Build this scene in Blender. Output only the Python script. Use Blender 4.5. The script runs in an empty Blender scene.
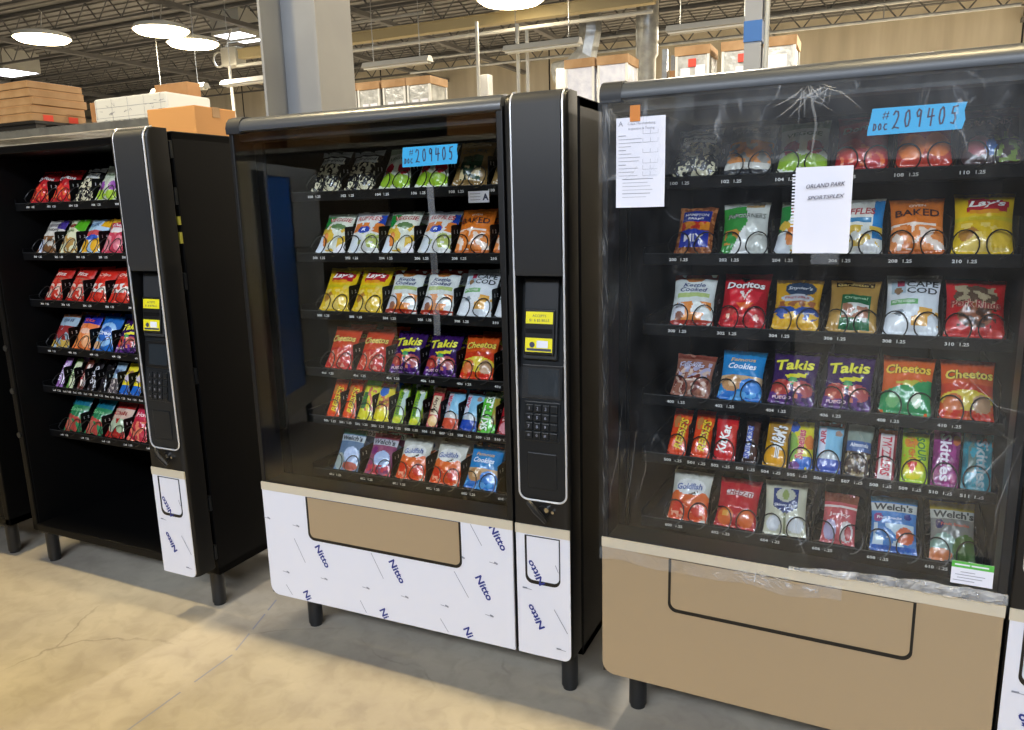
import bpy, bmesh, math, random
from mathutils import Vector, Matrix, noise
D = bpy.data; SC = bpy.context.scene; COL = SC.collection
PI = math.pi

# ---------------------------------------------------------------- colours and materials
def lin(c):
    if isinstance(c, str):
        c = c.lstrip('#')
        if len(c) == 3: c = ''.join(x*2 for x in c)
        c = tuple(int(c[i:i+2], 16)/255 for i in (0, 2, 4))
    return tuple(x/12.92 if x <= .04045 else ((x+.055)/1.055)**2.4 for x in c)
def mat(name, c, rough=.5, metal=0, spec=.5, coat=0, bump=None, vary=None, alpha=None):
    m = D.materials.new(name); m.use_nodes = True; nt = m.node_tree; b = nt.nodes['Principled BSDF']
    b.inputs['Base Color'].default_value = (*lin(c), 1); b.inputs['Roughness'].default_value = rough
    b.inputs['Metallic'].default_value = metal; b.inputs['Specular IOR Level'].default_value = spec
    b.inputs['Coat Weight'].default_value = coat
    tc = nt.nodes.new('ShaderNodeTexCoord')
    if vary:   # (second colour, scale, detail)
        n = nt.nodes.new('ShaderNodeTexNoise'); n.inputs['Scale'].default_value = vary[1]; n.inputs['Detail'].default_value = vary[2]
        r = nt.nodes.new('ShaderNodeValToRGB'); r.color_ramp.elements[0].position = .35; r.color_ramp.elements[1].position = .65
        r.color_ramp.elements[0].color = (*lin(c), 1); r.color_ramp.elements[1].color = (*lin(vary[0]), 1)
        nt.links.new(tc.outputs['Object'], n.inputs['Vector']); nt.links.new(n.outputs['Fac'], r.inputs['Fac']); nt.links.new(r.outputs['Color'], b.inputs['Base Color'])
    if bump:   # (scale, strength, distance)
        n = nt.nodes.new('ShaderNodeTexNoise'); n.inputs['Scale'].default_value = bump[0]; n.inputs['Detail'].default_value = 4
        k = nt.nodes.new('ShaderNodeBump'); k.inputs['Strength'].default_value = bump[1]; k.inputs['Distance'].default_value = bump[2]
        nt.links.new(tc.outputs['Object'], n.inputs['Vector']); nt.links.new(n.outputs['Fac'], k.inputs['Height']); nt.links.new(k.outputs['Normal'], b.inputs['Normal'])
    return m
def emit(name, c, s):
    m = D.materials.new(name); m.use_nodes = True; b = m.node_tree.nodes['Principled BSDF']
    b.inputs['Base Color'].default_value = (*lin(c), 1); b.inputs['Emission Color'].default_value = (*lin(c), 1); b.inputs['Emission Strength'].default_value = s
    return m
def vcol(name, rough, coat=0, spec=.5):
    m = mat(name, 'fff', rough, coat=coat, spec=spec); nt = m.node_tree
    a = nt.nodes.new('ShaderNodeAttribute'); a.attribute_name = 'Col'
    nt.links.new(a.outputs['Color'], nt.nodes['Principled BSDF'].inputs['Base Color'])
    return m
M = {}
M['black'] = mat('black powder coat', '0d0d0e', .42, bump=(900, .15, .001))
M['cab'] = mat('black cabinet paint', '09090a', .45, spec=.12)
M['inner'] = mat('black liner', '060607', .6, spec=.2)
M['char'] = mat('charcoal plastic', '2b2c2e', .5, spec=.3)
M['char2'] = mat('dark plastic fascia', '1d1f21', .35, spec=.35)
M['head'] = mat('satin grey header', '55575a', .3, metal=.35)
M['headc'] = mat('dark grey header', '3a3d41', .4)
M['silver'] = mat('polished trim', 'd4d4d6', .25, metal=.35)
M['tan'] = mat('champagne paint', 'aa9679', .38, metal=.25, spec=.4)
M['trim'] = mat('light champagne strip', 'cfc6b2', .35, metal=.2)
M['film'] = mat('white protective film', 'dadae2', .42)
M['ink'] = mat('blue ink', '23307c', .6)
M['grey_ink'] = mat('grey ink', '8b8c98', .6)
M['dark_ink'] = mat('dark ink', '3a3c55', .6)
M['white_ink'] = mat('white lettering', 'd9d9d9', .5)
M['wire'] = mat('black coated wire', '0c0c0d', .3)
M['rub'] = mat('black leg steel', '1b1c1e', .4)
M['bag'] = vcol('printed foil', .26, coat=.4)
M['print'] = vcol('printed ink', .4)
M['chrome'] = mat('chrome', 'c9c9c9', .15, metal=1)
M['yellow'] = mat('yellow sticker', 'e8dc1c', .5)
M['olive'] = mat('faded yellow sticker', '8f8a2c', .6)
M['paper'] = mat('white paper', 'e2e2ec', .7)
M['tape'] = mat('blue masking tape', '2e9fd2', .6, bump=(300, .2, .001))
M['otape'] = mat('orange tape', 'c87a30', .6)
M['green'] = mat('green print', '58b04a', .5)
M['card'] = mat('corrugated cardboard', 'a8794f', .8, vary=('b58a5e', 6, 3))
M['card2'] = mat('orange brown cardboard', 'c08a50', .8)
M['card3'] = mat('pale cardboard', 'b2916b', .8, vary=('9d7b55', 5, 3))
M['redtape'] = mat('red label', 'd8432f', .6)
M['foam'] = mat('white foam corner', 'dcdcd6', .7)
M['wrap'] = mat('stretch wrapped grey', '9a9c98', .25, vary=('b9bbb8', 9, 4), bump=(14, .6, .02))
M['wrapw'] = mat('stretch wrapped white', 'c4c8d8', .25, vary=('dde0ea', 7, 4), bump=(10, .6, .02))
M['steel'] = mat('galvanised steel', '8d9091', .35, metal=.7, vary=('a3a6a6', 8, 3))
M['col'] = mat('grey painted steel', '848484', .5, vary=('8b8b8a', 4, 3))
M['white_paint'] = mat('white painted metal', 'a9a9a3', .5)
M['joist'] = mat('grey joist paint', '5b5b5c', .7)
M['beam'] = mat('cream painted beam', '9c8f6c', .6)
M['lampw'] = mat('white lamp housing', 'c8c8c0', .5)
M['glow'] = emit('lamp diffuser', 'ffe9bd', 22)
M['sky'] = emit('skylight diffuser', 'eef0ff', 7)
M['wood'] = mat('pallet wood', '6d5236', .8)
M['duck'] = mat('blue tape', '2d5f9e', .6)
M['dark'] = mat('dark goods', '1c1b1b', .6)
M['screen'] = mat('dark display', '2a2f33', .12)

def glass_mat():
    m = D.materials.new('clear glass'); m.use_nodes = True; nt = m.node_tree; nt.nodes.clear()
    o = nt.nodes.new('ShaderNodeOutputMaterial'); t = nt.nodes.new('ShaderNodeBsdfTransparent'); g = nt.nodes.new('ShaderNodeBsdfGlossy')
    x = nt.nodes.new('ShaderNodeMixShader'); f = nt.nodes.new('ShaderNodeFresnel')
    ge = nt.nodes.new('ShaderNodeNewGeometry'); mr = nt.nodes.new('ShaderNodeMapRange'); mr.inputs['To Min'].default_value = 1.5; mr.inputs['To Max'].default_value = 1/1.5
    nt.links.new(ge.outputs['Backfacing'], mr.inputs['Value']); nt.links.new(mr.outputs[0], f.inputs['IOR']); g.inputs['Roughness'].default_value = 0; t.inputs['Color'].default_value = (.975, .985, .98, 1)
    nt.links.new(f.outputs[0], x.inputs[0]); nt.links.new(t.outputs[0], x.inputs[1]); nt.links.new(g.outputs[0], x.inputs[2]); nt.links.new(x.outputs[0], o.inputs[0])
    return m
M['glass'] = glass_mat()
def film_mat(name, haze, gloss, crease, scale=(1, 1, .5)):
    """stretch film: mostly clear, a little milky, glossy along its creases"""
    m = D.materials.new(name); m.use_nodes = True; nt = m.node_tree; nt.nodes.clear(); N = nt.nodes.new; Lk = nt.links.new
    o = N('ShaderNodeOutputMaterial'); t = N('ShaderNodeBsdfTransparent'); p = N('ShaderNodeBsdfPrincipled')
    p.inputs['Base Color'].default_value = (.75, .77, .8, 1); p.inputs['Roughness'].default_value = .14
    tc = N('ShaderNodeTexCoord'); mp = N('ShaderNodeMapping'); mp.inputs['Scale'].default_value = scale; mp.inputs['Rotation'].default_value = (0, .5, 0)
    n1 = N('ShaderNodeTexNoise'); n1.inputs['Scale'].default_value = 5; n1.inputs['Detail'].default_value = 5; n1.inputs['Distortion'].default_value = 1.5
    v = N('ShaderNodeTexNoise'); v.inputs['Scale'].default_value = 16; v.inputs['Detail'].default_value = 6
    a = N('ShaderNodeMath'); a.operation = 'SUBTRACT'; a.inputs[1].default_value = .5
    b = N('ShaderNodeMath'); b.operation = 'ABSOLUTE'
    r = N('ShaderNodeMapRange'); r.inputs['From Min'].default_value = 0; r.inputs['From Max'].default_value = .012; r.inputs['To Min'].default_value = crease; r.inputs['To Max'].default_value = 0
    r2 = N('ShaderNodeMapRange'); r2.inputs['From Min'].default_value = .5; r2.inputs['From Max'].default_value = .72; r2.inputs['To Min'].default_value = 0; r2.inputs['To Max'].default_value = 1
    mu = N('ShaderNodeMath'); mu.operation = 'MULTIPLY'; ad = N('ShaderNodeMath'); ad.inputs[1].default_value = haze
    r3 = N('ShaderNodeMapRange'); r3.inputs['From Min'].default_value = .3; r3.inputs['From Max'].default_value = .75; r3.inputs['To Min'].default_value = -haze*.5; r3.inputs['To Max'].default_value = haze*.8
    ad2 = N('ShaderNodeMath')
    bp = N('ShaderNodeBump'); bp.inputs['Strength'].default_value = .5; bp.inputs['Distance'].default_value = .01
    x = N('ShaderNodeMixShader')
    Lk(tc.outputs['Object'], mp.inputs[0]); Lk(mp.outputs[0], n1.inputs['Vector']); Lk(mp.outputs[0], v.inputs['Vector'])
    Lk(n1.outputs['Fac'], a.inputs[0]); Lk(a.outputs[0], b.inputs[0]); Lk(b.outputs[0], r.inputs['Value'])
    Lk(v.outputs['Fac'], r2.inputs['Value']); Lk(r.outputs[0], mu.inputs[0]); Lk(r2.outputs[0], mu.inputs[1]); Lk(mu.outputs[0], ad.inputs[0])
    Lk(v.outputs['Fac'], r3.inputs['Value']); Lk(r3.outputs[0], ad2.inputs[0]); Lk(ad.outputs[0], ad2.inputs[1])
    Lk(v.outputs['Fac'], bp.inputs['Height']); Lk(bp.outputs[0], p.inputs['Normal'])
    Lk(ad2.outputs[0], x.inputs[0]); Lk(t.outputs[0], x.inputs[1]); Lk(p.outputs[0], x.inputs[2]); Lk(x.outputs[0], o.inputs[0])
    return m
M['wrapfilm'] = film_mat('clear stretch film', .015, .3, .10)
M['crease'] = film_mat('gathered stretch film', .13, .3, .35)
M['haze_band'] = film_mat('added haze film', .045, .3, .3)
M['clear_strip'] = film_mat('translucent strip', .11, .3, .1)
M['hem'] = film_mat('loose film hem', .10, .3, .7)
M['crumple'] = film_mat('crumpled film', .32, .3, .6)

# ---------------------------------------------------------------- mesh helpers
class MB:
    def __init__(s): s.v = []; s.f = []; s.m = []; s.mi = 0
    def add(s, V, F):
        n = len(s.v); s.v += [tuple(p) for p in V]; s.f += [tuple(i+n for i in f) for f in F]; s.m += [s.mi]*len(F); return s
    def box(s, x0, x1, y0, y1, z0, z1):
        V = [(x, y, z) for x in (x0, x1) for y in (y0, y1) for z in (z0, z1)]
        return s.add(V, [(0, 1, 3, 2), (4, 6, 7, 5), (0, 4, 5, 1), (2, 3, 7, 6), (0, 2, 6, 4), (1, 5, 7, 3)])
    def bbox(s, x0, x1, y0, y1, z0, z1, b=.004):   # box with chamfered edges
        bm = bmesh.new(); bmesh.ops.create_cube(bm, size=1)
        for p in bm.verts: p.co = Vector(((x0+x1)/2+p.co.x*(x1-x0), (y0+y1)/2+p.co.y*(y1-y0), (z0+z1)/2+p.co.z*(z1-z0)))
        bmesh.ops.bevel(bm, geom=list(bm.edges), offset=b, segments=2, affect='EDGES', profile=.5)
        bm.verts.index_update(); s.add([p.co[:] for p in bm.verts], [[q.index for q in f.verts] for f in bm.faces]); bm.free(); return s
    def prism(s, pts, y0, y1):     # outline in x,z extruded along y (counter-clockwise seen from the front, -y)
        n = len(pts); V = [(x, y0, z) for x, z in pts]+[(x, y1, z) for x, z in pts]
        return s.add(V, [tuple(range(n)), tuple(range(2*n-1, n-1, -1))]+[(i, i+n, (i+1) % n+n, (i+1) % n) for i in range(n)])
    def prof(s, pts, x0, x1):      # outline in y,z extruded along x
        n = len(pts); V = [(x0, y, z) for y, z in pts]+[(x1, y, z) for y, z in pts]
        return s.add(V, [tuple(range(n-1, -1, -1)), tuple(range(n, 2*n))]+[(i, (i+1) % n, (i+1) % n+n, i+n) for i in range(n)])
    def tube(s, P, r, k=6, caps=True):
        P = [Vector(p) for p in P]; V = []; F = []; n = len(P); up = None
        for i, p in enumerate(P):
            d = (P[min(i+1, n-1)]-P[max(i-1, 0)]).normalized()
            if up is None: up = Vector((0, 0, 1)) if abs(d.z) < .9 else Vector((1, 0, 0))
            a = d.cross(up).normalized(); b = a.cross(d).normalized(); up = b
            rr = r[i] if isinstance(r, (list, tuple)) else r
            V += [p+(a*math.cos(t)+b*math.sin(t))*rr for t in [2*PI*j/k for j in range(k)]]
        for i in range(n-1):
            for j in range(k): F.append((i*k+j, i*k+(j+1) % k, (i+1)*k+(j+1) % k, (i+1)*k+j))
        if caps: F += [tuple(range(k-1, -1, -1)), tuple(range((n-1)*k, n*k))]
        return s.add(V, F)
    def cyl(s, x, y, z0, z1, r, k=16, r2=None): return s.tube([(x, y, z0), (x, y, z1)], [r, r if r2 is None else r2], k)
    def disc(s, c, r, axis, th, k=16):
        c = Vector(c); a = Vector(axis).normalized(); return s.tube([c, c+a*th], r, k)
    def build(s, name, m, parent=None, smooth=False):
        me = D.meshes.new(name); me.from_pydata(s.v, [], s.f)
        ms = m if isinstance(m, (list, tuple)) else [m]
        for q in ms: me.materials.append(q)
        if len(ms) > 1: me.polygons.foreach_set('material_index', s.m)
        bm = bmesh.new(); bm.from_mesh(me); bmesh.ops.recalc_face_normals(bm, faces=bm.faces); bm.to_mesh(me); bm.free()
        o = D.objects.new(name, me); COL.objects.link(o)
        if parent: o.parent = parent
        if smooth:
            me.polygons.foreach_set('use_smooth', [True]*len(me.polygons))
            me.set_sharp_from_angle(angle=math.radians(38))
        return o
def tag(o, label=None, cat=None, group=None, kind=None):
    for k, v in (('label', label), ('category', cat), ('group', group), ('kind', kind)):
        if v: o[k] = v
    return o
def empty(name, loc=(0, 0, 0), rz=0):
    o = D.objects.new(name, None); COL.objects.link(o); o.location = loc; o.rotation_euler = (0, 0, rz); o.empty_display_size = .1; return o
def copy_tree(o, parent=None):
    c = o.copy(); COL.objects.link(c)
    if parent: c.parent = parent
    for ch in [q for q in CH.get(o.name, [])]: copy_tree(ch, c)
    return c
CH = {}
def index_children():
    CH.clear()
    for o in D.objects:
        if o.parent: CH.setdefault(o.parent.name, []).append(o)
def rrect(x0, x1, z0, z1, r, n=6):
    """rounded rectangle outline; r = radius or (bottom-left, bottom-right, top-right, top-left)"""
    if not isinstance(r, (list, tuple)): r = (r,)*4
    P = []
    for (cx, cz, a0, q) in ((x0+r[0], z0+r[0], PI, r[0]), (x1-r[1], z0+r[1], 1.5*PI, r[1]), (x1-r[2], z1-r[2], 0, r[2]), (x0+r[3], z1-r[3], .5*PI, r[3])):
        if q <= 0: P.append((cx, cz)); continue
        P += [(cx+q*math.cos(a0+.5*PI*i/n), cz+q*math.sin(a0+.5*PI*i/n)) for i in range(n+1)]
    return P
_tc = {}
def glyphs(t, size=1, shear=0, off=0, sp=1):
    """triangulated outline of a piece of writing, centred on the origin: (verts 2-D, faces, width, height)"""
    key = (t, shear, off, sp)
    if key not in _tc:
        cu = D.curves.new('t', 'FONT'); cu.body = t; cu.size = 1; cu.shear = shear; cu.offset = off; cu.space_character = sp; cu.space_line = .85
        cu.resolution_u = 2; cu.align_x = 'CENTER'; cu.fill_mode = 'FRONT'
        ob = D.objects.new('t', cu); me = D.meshes.new_from_object(ob)
        V = [(v.co.x, v.co.y) for v in me.vertices]; F = [tuple(p.vertices) for p in me.polygons]
        D.objects.remove(ob); D.meshes.remove(me); D.curves.remove(cu)
        if V:
            x0, x1 = min(v[0] for v in V), max(v[0] for v in V); y0, y1 = min(v[1] for v in V), max(v[1] for v in V)
            V = [(x-(x0+x1)/2, y-(y0+y1)/2) for x, y in V]
        else: x0 = y0 = 0; x1 = y1 = 1
        _tc[key] = (V, F, x1-x0, y1-y0)
    V, F, w, h = _tc[key]
    return [(x*size, y*size) for x, y in V], F, w*size, h*size
def write(mb, t, x, z, w=None, h=None, y=0, rot=0, shear=0, off=0, sp=1, origin='c'):
    """flat writing on a plane facing -y, fitted to width w and/or height h"""
    V, F, tw, th = glyphs(t, 1, shear, off, sp)
    sx = w/tw if w else h/th; sz = h/th if h else sx
    c, s = math.cos(rot), math.sin(rot); ox = sx*tw/2 if origin == 'l' else 0
    P = []
    for a, b in V:
        a, b = a*sx+ox, b*sz
        P.append((x+a*c-b*s, y, z+a*s+b*c))
    mb.add(P, F)
def stroke(mb, P, wd, y):
    """pen stroke: flat ribbon along the points (x,z) on a plane facing -y"""
    for (a, b), (c, d) in zip(P, P[1:]):
        L = math.hypot(c-a, d-b) or 1e-6; nx, nz = -(d-b)/L*wd/2, (c-a)/L*wd/2; ex, ez = (c-a)/L*wd*.3, (d-b)/L*wd*.3
        mb.add([(a-nx-ex, y, b-nz-ez), (c-nx+ex, y, d-nz+ez), (c+nx+ex, y, d+nz+ez), (a+nx-ex, y, b+nz-ez)], [(0, 1, 2, 3)])
HAND = {'#': [[(.1, 0), (.5, 1)], [(.9, 0), (1.3, 1)], [(-.1, .28), (1.3, .34)], [(.0, .68), (1.4, .74)]],
 '2': [[(.05, .8), (.25, 1), (.55, .95), (.6, .7), (.4, .35), (.1, .05), (.0, .0), (.15, .08), (.7, .0)]],
 '0': [[(.5, 1), (.2, .85), (.1, .4), (.25, .05), (.5, .1), (.65, .5), (.55, .95), (.35, .98)]],
 '9': [[(.6, .9), (.35, 1), (.15, .8), (.25, .58), (.5, .6), (.62, .9), (.55, .4), (.5, 0)]],
 '4': [[(.2, 1), (.1, .5), (.8, .55)], [(.6, .95), (.45, 0)]],
 '5': [[(.8, 1), (.3, .95), (.2, .6), (.5, .6), (.6, .3), (.4, .02), (.1, .08)]],
 'D': [[(.3, 1), (.15, 0), (.5, .1), (.7, .5), (.6, .9), (.2, 1)]], 'O': [[(.4, 1), (.1, .6), (.25, .05), (.6, .2), (.6, .8), (.4, 1)]],
 'C': [[(.7, .9), (.3, .9), (.1, .4), (.3, .05), (.7, .1)]]}
def hand(mb, text, x, z, h, w, wd, y, slope=0, gap=.25):
    for i, ch in enumerate(text):
        for st in HAND.get(ch, []):
            stroke(mb, [(x+(i*(1+gap)+a)*w, z+b*h+slope*(i*(1+gap)+a)*w) for a, b in st], wd, y)

# the camera of the photograph: eye 1.53 m above the floor
cam = D.cameras.new('camera'); co = D.objects.new('camera', cam); COL.objects.link(co); SC.camera = co
cam.sensor_width = 36; cam.lens = 767.56/1024*36; cam.clip_start = .05; cam.clip_end = 200
co.matrix_world = Matrix.Translation((0, 0, 1.5308)) @ Matrix.Rotation(.4346, 4, 'Z') @ Matrix.Rotation(PI/2-.2024, 4, 'X') @ Matrix.Rotation(-.0262, 4, 'Z')

def loft(mb, secs):
    n = len(secs[0]); V = [p for s in secs for p in s]; F = []
    for i in range(len(secs)-1):
        for j in range(n): F.append((i*n+j, i*n+(j+1) % n, (i+1)*n+(j+1) % n, (i+1)*n+j))
    F += [tuple(range(n-1, -1, -1)), tuple(range((len(secs)-1)*n, len(secs)*n))]
    return mb.add(V, F)
def ring(mb, a, b, y0, y1):   # band between two outlines (x,z) with the same number of points
    n = len(a); V = [(x, y0, z) for x, z in a]+[(x, y0, z) for x, z in b]+[(x, y1, z) for x, z in a]+[(x, y1, z) for x, z in b]; F = []
    for i in range(n):
        j = (i+1) % n; F += [(i, j, n+j, n+i), (i, 2*n+i, 2*n+j, j), (n+i, n+j, 3*n+j, 3*n+i)]
    return mb.add(V, F)

ROWS = [1.588, 1.380, 1.178, .970, .792, .587]
X0, DX, YT = .1185, .1385, .22
LEAN = math.radians(34)
def spiral_mesh():
    mb = MB(); P = []; n = 18; pitch = .082; k = math.tan(LEAN)
    for i in range(5*n+1):
        th = 2*PI*i/n; c = i//n; f = (i % n)/n
        adv = c*pitch+(pitch*max(0, (f-.78)/.22)**1.5)
        z = .033-.033*math.cos(th); x = .029*math.sin(th)
        P.append((x, adv+z*k, z))
    mb.tube(P, .0019, 5)
    o = mb.build('spiral', M['wire'], None, True); me = o.data; D.objects.remove(o); return me
def inst(name, me, parent, loc=(0, 0, 0)):
    o = D.objects.new(name, me); COL.objects.link(o); o.parent = parent; o.location = loc; return o
_lab = {}
def price_mesh(num):
    if num not in _lab:
        mb = MB(); write(mb, num, -.016, 0, w=.021, h=.0085, off=.025); write(mb, '1.25', .016, 0, w=.020, h=.0085, off=.025)
        o = mb.build('price_label', M['white_ink']); _lab[num] = o.data; D.objects.remove(o)
    return _lab[num]
_div = {}
def divider_mesh(hh, mark):
    if mark not in _div:
        mb = MB(); mb.prof([(YT+.013, .0), (YT+.018, hh-.004), (YT+.024, hh), (.78, hh+.006), (.78, 0)], -.0012, .0012)
        mb.mi = 1
        V, F, w, h = glyphs(mark, .016, 0, .03, 1.5)
        mb.add([(.0019, YT+.044+a, hh-.022+b) for a, b in V], F)
        o = mb.build('divider', [M['inner'], M['white_ink']]); _div[mark] = o.data; D.objects.remove(o)
    return _div[mark]
SPIRAL = spiral_mesh()

def make_machine(root, row_no, main_door=True, main_film=True, full=True):
    # --- cabinet
    c = MB(); y0, y1 = .107, .857
    c.bbox(0, .034, y0, y1, .15, 1.822); c.bbox(1.116, 1.15, y0, y1, .15, 1.822)
    c.bbox(0, 1.15, y0, y1, 1.792, 1.822); c.bbox(0, 1.15, y0, y1, .15, .185); c.box(.01, 1.14, y1-.02, y1-.002, .16, 1.81)
    c.build('cabinet', M['cab'], root)
    i = MB(); i.box(.034, .040, y0+.01, y1-.02, .186, 1.79); i.box(.962, .975, y0+.004, y1-.02, .186, 1.79); i.box(.04, .962, y1-.03, y1-.022, .186, 1.79)
    i.box(.975, 1.116, y0+.005, y0+.012, .19, 1.79)
    i.build('liner', M['inner'], root)
    for x in (.062, 1.088):
        for y in (.147, .80):
            l = MB(); l.cyl(x, y, .012, .152, .027, 18); l.cyl(x, y, .0, .012, .023, 18); l.bbox(x-.036, x+.036, y-.036, y+.036, .142, .15, .002)
            l.build('leg', M['rub'], root, True)
    if not full: return root
    # --- trays
    for r, z in enumerate(ROWS):
        n = 12 if r == 4 else 6; dx = DX*6/n
        t = MB(); t.bbox(.045, .957, YT, YT+.006, z-.019, z+.012, .0015); t.box(.045, .957, YT+.006, .80, z-.014, z-.008)
        t.box(.045, .052, YT, .8, z-.014, z+.03); t.box(.951, .957, YT, .8, z-.014, z+.03)
        tr = t.build('tray', M['inner'], root)
        rail = MB(); rail.tube([(.05, YT-.001, z+.0125), (.952, YT-.001, z+.0125)], .0016, 6); rail.build('front_rail', M['char'], tr)
        for k in range(1, n+1):
            inst('divider', divider_mesh(.108, '1 %d' % (k % 4+1)), tr, (X0-.006+k*dx, 0, z-.008))
        for k in range(n):
            num = row_no[r]+(k*2 if n == 6 else k)
            inst('price_label', price_mesh(str(num)), tr, (X0+.028+k*dx - (.006 if n == 12 else 0), YT-.0008, z-.004))
            cx = X0+dx*(k+.5)-.006
            for q in ((-.036, .036) if n == 6 else (0,)): inst('spiral', SPIRAL, tr, (cx+q, YT-.020, z+.004))
    # --- control door
    cd = MB(); xs = [(.974, .095), (.974, .004), (.978, 0), (1.128, 0)]+[(1.128+.022*math.sin(a), .022-.022*math.cos(a)) for a in (.3, .6, .9, 1.2, 1.57)]+[(1.15, .088), (1.143, .095)]
    for lev in (((.19, 0), (.60, 0), (.90, 0)), ((1.345, 0), (1.795, 0), (1.812, .006), (1.824, .018), (1.83, .036))): loft(cd, [[(x, max(y, o), z) for x, y in xs] for z, o in lev])
    xr = [(1.138, .095), (1.138, .001)]+[p for p in xs if p[0] > 1.1345]
    loft(cd, [[(x, y, z) for x, y in xr] for z in (.9, 1.345)]); cd.box(.974, .9965, 0, .095, .9, 1.345); door = cd.build('control_door', M['black'], root, True)
    f = MB(); f.prof([(.03, 1.345), (.0, 1.345), (-.007, 1.368), (-.007, 1.795), (-.001, 1.813), (.011, 1.826), (.034, 1.832)], .997, 1.1365)
    f.build('fascia', M['char'], door, True)
    f = MB(); f.prism(rrect(.997, 1.1365, .70, .90, (.024, .024, .001, .001)), -.0015, .002); f.prof([(-.0015, .899), (.055, 1.344), (.094, 1.344), (.094, .899)], .9966, 1.138); f.build('lower_fascia', M['char2'], door)
    def tilt(f, dx=0): f.v = [(x+dx, y+.055*max(0, z-.90)/.445, z) for x, y, z in f.v]; return f
    f = MB(); f.bbox(1.018, 1.122, -.014, 0, 1.108, 1.335, .004); tilt(f, -.012).build('bill_acceptor', M['char'], door)
    f = MB(); f.bbox(1.024, 1.116, -.022, -.013, 1.122, 1.25, .004); bez = tilt(f, -.012).build('acceptor_bezel', M['black'], door)
    f = MB(); f.box(1.029, 1.111, -.0228, -.0215, 1.210, 1.243); f.mi = 1; write(f, 'ACCEPTS', 1.07, 1.232, h=.007, y=-.0232); write(f, '$1 & $5 BILLS', 1.07, 1.219, w=.06, y=-.0232)
    tilt(f, -.012).build('bill_sticker', [M['yellow'], M['dark_ink']], door)
    f = MB(); f.box(1.029, 1.111, -.0228, -.0215, 1.131, 1.170); f.mi = 1; f.box(1.034, 1.108, -.0231, -.0226, 1.134, 1.141); f.disc((1.05, -.0225, 1.151), .008, (0, -1, 0), .001); f.mi = 2; f.box(1.064, 1.098, -.0231, -.0226, 1.143, 1.163)
    tilt(f, -.012).build('insert_sticker', [M['yellow'], M['dark_ink'], M['paper']], door)
    f = MB(); f.box(1.03, 1.11, -.0235, -.021, 1.183, 1.196); tilt(f, -.012).build('bill_slot', M['inner'], door)
    f = MB(); f.bbox(1.004, 1.130, -.006, 0, .995, 1.092, .003); tilt(f, -.003).build('display_frame', M['black'], door)
    f = MB(); f.box(1.026, 1.118, -.0068, -.0055, 1.006, 1.080); tilt(f, -.003).build('display', M['screen'], door)
    f = MB(); f.bbox(1.012, 1.122, -.005, 0, .872, .988, .003)
    for a in range(4):
        for b in range(4): f.bbox(1.019+a*.0252, 1.040+a*.0252, -.010, -.004, .881+b*.0258, .902+b*.0258, .002)
    f.mi = 1
    for b, rowt in enumerate(('*0#', '789', '456', '123')):
        for a, ch in enumerate(rowt): write(f, ch, 1.0295+a*.0252, .8915+b*.0258, h=.009, y=-.0105)
    tilt(f).build('keypad', [M['char2'], M['grey_ink']], door)
    f = MB(); f.bbox(1.022, 1.112, -.004, 0, .728, .838, .003); f.build('access_cover', M['char2'], door)
    f = MB(); r = .026; zb = .692; P = [(.9935, .036, 1.8325), (.9935, .016, 1.8285), (.9935, .002, 1.814), (.9935, -.003, 1.795)]
    P += [(.9935+r-r*math.cos(a), -.003, zb+r-r*math.sin(a)) for a in [i*PI/12 for i in range(7)]]
    P += [(1.141-r+r*math.sin(a), -.003, zb+r-r*math.cos(a)) for a in [i*PI/12 for i in range(7)]]
    P += [(1.141, -.003, 1.795), (1.141, .002, 1.814), (1.141, .016, 1.8285), (1.141, .036, 1.8325)]
    f.tube(P, .0031, 8); f.build('chrome_trim', M['silver'], door, True)
    f = MB(); f.disc((1.066, 0, .660), .017, (0, -1, 0), .008, 20); f.tube([(1.026, -.016, .690), (1.052, -.024, .668), (1.082, -.016, .634)], [.008, .010, .008], 8); hd = f.build('handle', M['black'], door, True)
    f = MB(); f.disc((1.080, 0, .668), .0075, (0, -1, 0), .012, 16); f.disc((1.099, 0, .663), .0045, (0, -1, 0), .010, 16); f.build('lock', M['chrome'], door, True)
    f = MB(); f.box(.976, 1.149, -.004, .001, .583, .6115); f.build('trim_strip', M['trim'], door)
    f = MB(); ring(f, rrect(1.0065, 1.1185, .426, .5795, (.023, .023, .001, .001)), rrect(1.0125, 1.1155, .437, .577, (.019, .019, .001, .001)), -.0045, -.002); f.build('flap_gasket', M['black'], door)
    f = MB(); f.prism(rrect(1.014, 1.114, .4385, .576, (.018, .018, .001, .001)), -.0042, -.002); f.build('coin_return_flap', M['film'], door)
    pr = MB(); pr.prism(rrect(.978, 1.149, .190, .583, (.001, .024, 0, 0)), -.003, .0); pr.mi = 1
    for x, z in ((1.040, .463), (1.037, .319)): write(pr, 'Nitto', x, z, w=.083, h=.022, y=-.0048, rot=math.radians(121), off=.03)
    pr.mi = 2
    for (a, b, c_, d) in ((1.104, .497, 1.113, .475), (1.098, .354, 1.139, .285)): stroke(pr, [(a, b), (c_, d)], .0022, -.0047)
    for x, z in ((.998, .408), (1.105, .228)): stroke(pr, [(x, z), (x+.028, z-.003)], .0018, -.0047); stroke(pr, [(x, z), (x+.012, z)], .005, -.0047)
    pr.build('lower_panel', [M['film'], M['ink'], M['grey_ink']], door)
    if not main_door: return root
    # --- glazed main door
    d = MB(); d.box(.0, .968, .004, .095, .192, .598); d.bbox(0, .016, .0, .095, .598, 1.80, .003); d.bbox(.948, .968, 0, .095, .598, 1.80, .003)
    d.box(.01, .96, .03, .095, 1.76, 1.80); d.box(.0, .968, .0, .095, .585, .616)
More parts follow.
